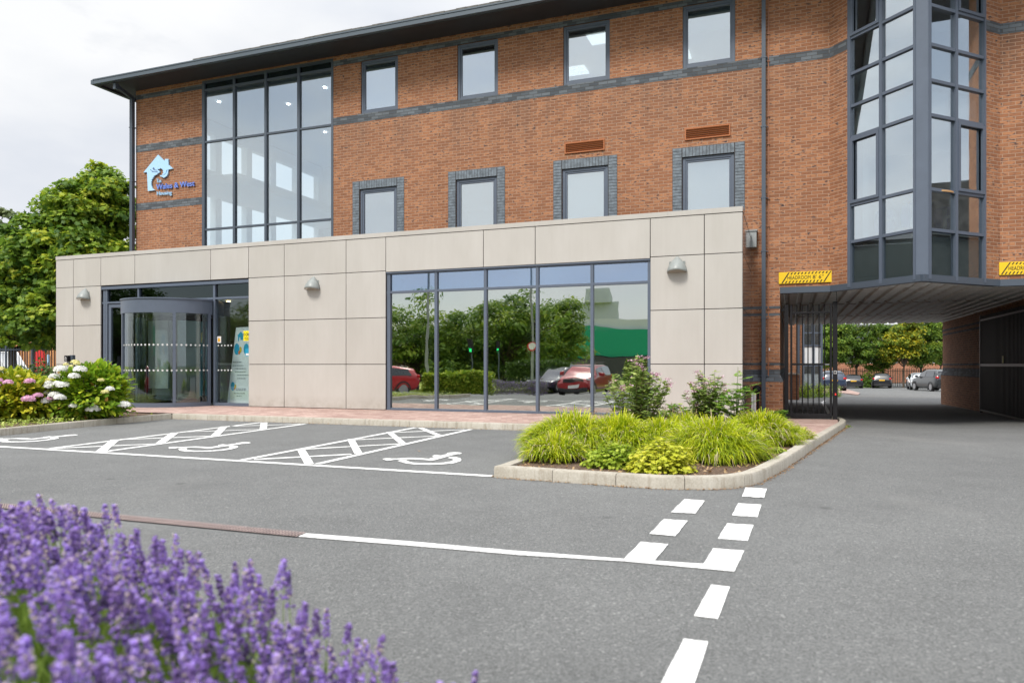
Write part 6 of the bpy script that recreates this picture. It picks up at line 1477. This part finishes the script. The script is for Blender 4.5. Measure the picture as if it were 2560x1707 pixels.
# rear wing of the block, low wall, and small bed
rw0, rw1 = at(1950,0,38)[0], at(2056,0,38)[0]
rw = root('rear_wing', 'brick rear wing with tall grey glazing seen through the gate bars', 'building', (rw0, 38, -.5), fr=False)
mb = MB(); xg = at(2005,0,38)[0]; mb.box(rw0-2, xg, 38, 46, -.8, EYE+9); mb.box(xg, rw1-.05, 38.3, 46, -.8, EYE+9); mb.build('wall', M['brick'], rw)
mb = MB(); 
for a in (xg, (xg+rw1)/2, rw1-.10): mb.box(a, a+.10, 37.95, 38.1, -.6, EYE+9)
for z in (EYE-1.1, EYE-.05, EYE+1.0, EYE+1.65, EYE+2.4): mb.box(xg, rw1, 37.97, 38.09, z, z+.06)
gf = mb.build('glazing_frame', M['frame'], rw)
for i, (za_, zb_x) in enumerate(((-.6,EYE-1.1),(EYE-1.05,EYE-.05),(EYE,EYE+1.0),(EYE+1.06,EYE+1.65),(EYE+1.7,EYE+2.4))):
    for a, b in ((xg+.1,(xg+rw1)/2),((xg+rw1)/2+.1,rw1-.1)): mb = MB(); mb.box(a, b, 38.03, 38.04, za_, zb_x); mb.build('pane', M['blind'] if i == 2 else M['g_sky'], gf)
mb = MB(); x = at(1996,0,37.9)[0]; mb.box(x-.05, x+.05, 37.85, 37.95, -.6, EYE+8); mb.build('downpipe', M['framed'], rw)
p0, p1 = at(1974,0,33), at(1998,0,33); gz = g(p0[0],33)
lw = root('low_brick_wall', 'low brick wall with pale coping behind the gate bars', 'wall', (p0[0], 33, gz), fr=False)
mb = MB(); mb.box(p0[0], p1[0], 33, 36, gz-.1, EYE-.43); mb.build('brickwork', M['brick'], lw); mb = MB(); mb.box(p0[0]-.05, p1[0]+.03, 32.95, 36.05, EYE-.43, EYE-.36); mb.build('coping', M['kerb'], lw)
for i, (px, lab) in enumerate(((2015,'straw-coloured shrub with lavender tips behind the gate bars, left one'),(2050,'straw-coloured shrub with lavender tips behind the gate bars, middle one'),(2084,'straw-coloured shrub with lavender tips beside the thick gate post'))):
    p = at(px,0,36+i); bush('border_shrub', lab, 'shrub', (p[0], 36+i, g(p[0],36+i)+.02), (.45,.4,.72), 900, 'ger' if i != 2 else 'herb', .07, group=None)
bp_ = [G(1975,982), G(2100,982), G(2145,988), G(2150,983), G(2110,971), G(1975,971)]
draped('paving', [(p[0], p[1]) for p in bp_], M['paving'], .05, thick=.1)
m_ = MB()
for (a, b) in (((1992,1003),(2055,1005)),((2055,1004),(2080,1045)),((1995,1021),(2040,1024)),((2225,995),(2345,999)),((2062,1001),(2058,1005))):
    a_, b_ = Vector(G(*a)[:2]), Vector(G(*b)[:2]); d = (b_-a_).normalized(); n_ = Vector((-d.y, d.x))*.05; k = 10
    if a[0] > 2200: continue
    for i in range(k): u, v = a_.lerp(b_, i/k), a_.lerp(b_, (i+1)/k); m_.face([(*(u-n_), g(*u)+.005), (*(v-n_), g(*v)+.005), (*(v+n_), g(*v)+.005), (*(u+n_), g(*u)+.005)])
m_.build('road_markings', M['paint'], fr=False, kind='structure')

# ================================================================== what the mirrored glass looks at (behind the camera)
def mir(px, t_):
    u = (px-CX)/F; X, Y = u*t_, t_; d = X*NX+Y*NY; k = 2*(d-D2-.06); return (X-k*NX, Y-k*NY)
lawn = [mir(-300,43), mir(3600,43), mir(9000,420), mir(-6000,420)]
mb = MB(); mb.prism(lawn, lambda x, y: (x, y, -.30), lambda x, y: (x, y, -.55)); mb.build('grass', M['grass_ground'], fr=False, kind='structure')
for i, (px, t_, top, rp, lm, lab) in enumerate(((900,66,7.8,170,'midleaf','broad tree across the lawn, first from the left in the mirrored glass'),(1045,60,8.6,150,'midleaf','dark tree across the lawn, mirrored beside the lamp post'),(1165,66,7.6,120,'midleaf','tree across the lawn, mirrored in the second pane'),(1270,60,8.9,140,'midleaf','tall dark tree across the lawn, mirrored in the third pane'),(1370,64,8.8,110,'midleaf','round-topped tree across the lawn, mirrored beside the green-fronted shed'),(760,64,9.5,150,'darkleaf','tree across the lawn mirrored near the revolving door'),(560,62,9.0,160,'midleaf','tree across the road mirrored in the entrance glass'),(1500,115,8.0,120,'midleaf','distant tree mirrored above the shed roof'),(300,60,10.5,170,'darkleaf','tall tree across the road facing the entrance'))):
    x, y = mir(px, t_); r = rp/F*t_; z0_ = -.3; top -= 2.0; cz = top-r*.55
    tree('park_tree', lab, (x, y, z0_), [((x,y,cz-r*.35),(r,r,r*.75)), ((x+r*.3,y,cz),(r*.7,r*.7,r*.55)), ((x-r*.4,y+.5,cz-r*.4),(r*.7,r*.7,r*.6))], lm, 150, 130, .27, LEAF, 1.25, .35, group='park trees facing the building')
x, y = mir(1515, 78); aa = -TH
sh = root('warehouse', 'pale grey shed with a broad green front seen in the mirrored glass', 'building', (x, y, -.4), fr=False, rz=0)
def mbox(px0, px1, t0, t1, z0_, z1_, name, mat, par):
    mb = MB(); ps = [mir(px0,t0), mir(px1,t0), mir(px1*t0/t1+CX*(1-t0/t1) if False else px1,t1), mir(px0,t1)]; mb.prism(ps, lambda x, y: (x, y, z0_), lambda x, y: (x, y, z1_)); return mb.build(name, mat, par)
shw = pm('pale_shed_sheet', (.55,.57,.58), .6, noise=.05, nscale=.5)
mbox(1412,1700,78,98,-.6,EYE+4.9,'shed_wall',shw,sh); mbox(1425,1700,77.6,77.9,EYE+1.0,EYE+3.9,'green_front',pm('green_front', (.0,.30,.16), .5),sh); mbox(1418,1700,77.3,77.8,EYE-1.5,EYE+.9,'dark_entrance',M['soffit'],sh)
tb = root('tower_block', 'distant grey tower seen in the mirrored glass above the shed', 'building', (*mir(1500,150),-.5), fr=False)
mbox(1445,1545,150,165,-.6,EYE+13,'tower_wall',pm('tower_grey', (.42,.46,.50), .6),tb); mbox(1465,1525,149,166,EYE+13,EYE+15.5,'tower_roof',pm('tower_grey', (.42,.46,.50), .6),tb)
def hedge(px0, px1, t_, h_, name, label, leafm, n, cat, leaf=.14):
    a, b = np.array(mir(px0,t_)), np.array(mir(px1,t_)); r_ = root(name, label, cat, (*a, -.4), fr=False); k = rng.random(n)[:, None]; dep = rng.normal(0,.5,n); nrm2 = np.array([NX,NY]); xy = a+(b-a)*k-nrm2*np.abs(dep)[:, None]
    pos = np.c_[xy, -.45+h_*rng.random(n)**.7]; fm = FM(); fm.scatter(*LEAF, pos, rot_to(unit(n)+[0,0,.4]), rng.uniform(.7,1.3,n)*leaf, rng.random(n)); fm.build('leaves', M[leafm], r_); return r_
hedge(300,1500,135,4.5,'tree_belt','far belt of trees beyond the park, seen only in the glass','midleaf',22000,'trees',.6)
hedge(1265,1420,50,1.75,'clipped_hedge','clipped hedge across the lawn seen in the mirrored glass','darkleaf',9000,'hedge')
hedge(1560,1760,46,1.9,'clipped_hedge','clipped hedge in front of the shed seen in the mirrored glass','midleaf',9000,'hedge')
hedge(1055,1215,38,1.15,'verge_planting','bright green planting along the car park, mirrored beside the lamp post','ger',9000,'planting')
hedge(1225,1360,38,.75,'lavender_hedge','row of lavender along the far side of the car park, seen in the mirrored glass','lavmix',7000,'lavender',.06)
hedge(560,860,38,1.2,'verge_planting','green planting opposite the revolving door, seen only in its glass','midleaf',9000,'planting')
x, y = mir(1462, 39); car('red four-wheel-drive car facing the building, mirrored in the large window', (x, y, g(x,y)+.02), math.atan2(NY*1+.25, NX*1+.25)+R(6), (.33,.006,.012), L=4.6, W=1.92, Hh=1.75, group='cars parked facing the building')
x, y = mir(950, 37); car('small red hatchback mirrored at the left of the large window', (x, y, g(x,y)+.02), math.atan2(NY, NX)+R(62), (.42,.008,.012), L=4.0, W=1.7, Hh=1.48, suv=False, group='cars parked facing the building')
x, y = mir(1400, 43); car('dark car behind the red one, mirrored in the large window', (x, y, g(x,y)+.02), math.atan2(NY, NX)+R(20), (.03,.03,.06), L=4.3, W=1.8, Hh=1.45, suv=False, group='cars parked facing the building')
for px, t_, lab in ((1072,46,'street lamp mirrored between the first and second panes'),(1330,50,'street lamp with a round sign mirrored beside the fourth pane')):
    x, y = mir(px, t_); r_ = root('street_lamp', lab, 'street lamp', (x, y, -.4), fr=False); mb = MB(); mb.tube([(x,y,-.5),(x,y,7.5),(x+.2,y+.3,8.2),(x+.5,y+1.2,8.5)], [.11,.07,.05,.05], 10); mb.build('pole', M['grey'], r_)
    mb = MB(); mb.obox((x+.6,y+1.5,8.5), (.12,0,0), (0,.35,0), (0,0,.06)); mb.build('lamp_head', M['grey'], r_)
    if px > 1200:
        mb = MB(); c = Vector((x, y, 2.3)); rr = Vector((RX,RY,0)); mb.face([tuple(c+Vector((NX,NY,0))*.14+rr*.34*math.cos(i*.3927)+Vector((0,0,.34*math.sin(i*.3927)))) for i in range(16)]); sg__ = mb.build('round_sign', pm('sign_red', (.6,.02,.02), .4), r_)
        mb = MB(); mb.face([tuple(c+Vector((NX,NY,0))*.15+rr*.25*math.cos(i*.3927)+Vector((0,0,.25*math.sin(i*.3927)))) for i in range(16)]); mb.build('sign_face', M['white'], sg__)
for px, t_, lab in ((1178,50,'traffic signal on a post mirrored in the second pane'),(1247,55,'traffic signal on a post mirrored in the third pane')):
    x, y = mir(px, t_); r_ = root('traffic_signal', lab, 'traffic light', (x, y, -.4), fr=False); mb = MB(); mb.tube([(x,y,-.5),(x,y,2.9)], .06, 8); mb.build('post', M['framed'], r_)
    mb = MB(); mb.obox((x+NX*.1,y+NY*.1,2.5), (.15*RX,.15*RY,0), (.1*NX,.1*NY,0), (0,0,.45)); hd = mb.build('signal_head', M['black'], r_)
    mb = MB(); mb.obox((x+NX*.21,y+NY*.21,2.2), (.09*RX,.09*RY,0), (.01*NX,.01*NY,0), (0,0,.09)); mb.build('green_light', emit('green_signal', (.02,.9,.25), .9), hd)
# little fallen leaves on the asphalt
for i, (px, py, lab) in enumerate(((1048,1127,'single fallen orange leaf near the right wheelchair symbol'),)):
    c = wpos(px, py, .01); fm = FM(); fm.scatter(*MAPLE, c[None], rot_to(np.array([[.1,.1,1.]])), np.array([.05]), np.array([.5])); o = fm.build('fallen_leaf', pm('fallen_leaf', (.55,.26,.07), .7), None, tuple(c)); props(o, lab, 'leaf')

bx_, by_ = FW(44, 16)[:2]
nb = root('neighbouring_block', 'dark roughcast block off to the right, mirrored in the right side of the bay window', 'building', (bx_, by_, -1), fr=False)
mb = MB(); ps = [FW(42,-6)[:2], FW(50,-6)[:2], FW(50,34)[:2], FW(42,34)[:2]]; mb.prism(ps, lambda x, y: (x, y, -1.5), lambda x, y: (x, y, 13.2)); mb.build('wall', pm('dark_roughcast', (.085,.08,.075), .9, noise=.6, nscale=2.5), nb)
mb = MB(); ps = [FW(41.9,-6)[:2], FW(50,-6)[:2], FW(50,34)[:2], FW(41.9,34)[:2]]; mb.prism(ps, lambda x, y: (x, y, 9.3), lambda x, y: (x, y, 9.6)); mb.build('string_course', M['dark'], nb)

# grit, leaves and weeds gathered along the kerb foot
fm = FM(); P_ = []
for a_, b_ in zip(isl[:-3], isl[1:-2]):
    A, B = Vector(a_), Vector(b_); d = (B-A); n_ = Vector((d.y, -d.x)).normalized(); m_ = int(d.length*130)
    for i in range(m_):
        q = A+d*random.random()+n_*abs(random.gauss(0,.028)); P_.append((q.x, q.y, g(q.x,q.y)+.006))
for i in range(500):
    q = Kc.lerp(Im, random.random())-kn*abs(random.gauss(0,.03)); P_.append((q.x, q.y, g(q.x,q.y)+.006))
P_ = np.array(P_); n = len(P_); fm.scatter(*QUAD, P_, rot_to(np.c_[rng.normal(size=(n,2))*.4, np.ones(n)]), np.c_[rng.uniform(.004,.014,n), rng.uniform(.006,.03,n), np.ones(n)*.02], rng.random(n)*.45)
fm.build('kerb_debris', M['dry'], kind='stuff')
for px, py, lab in ((2122,1068,'tiny weed growing at the kerb end beside the passage'),):
    lowplant(px, py, .06, .05, 40, M['ger'], 'small_weed', lab, 'weed', .022, LEAF)
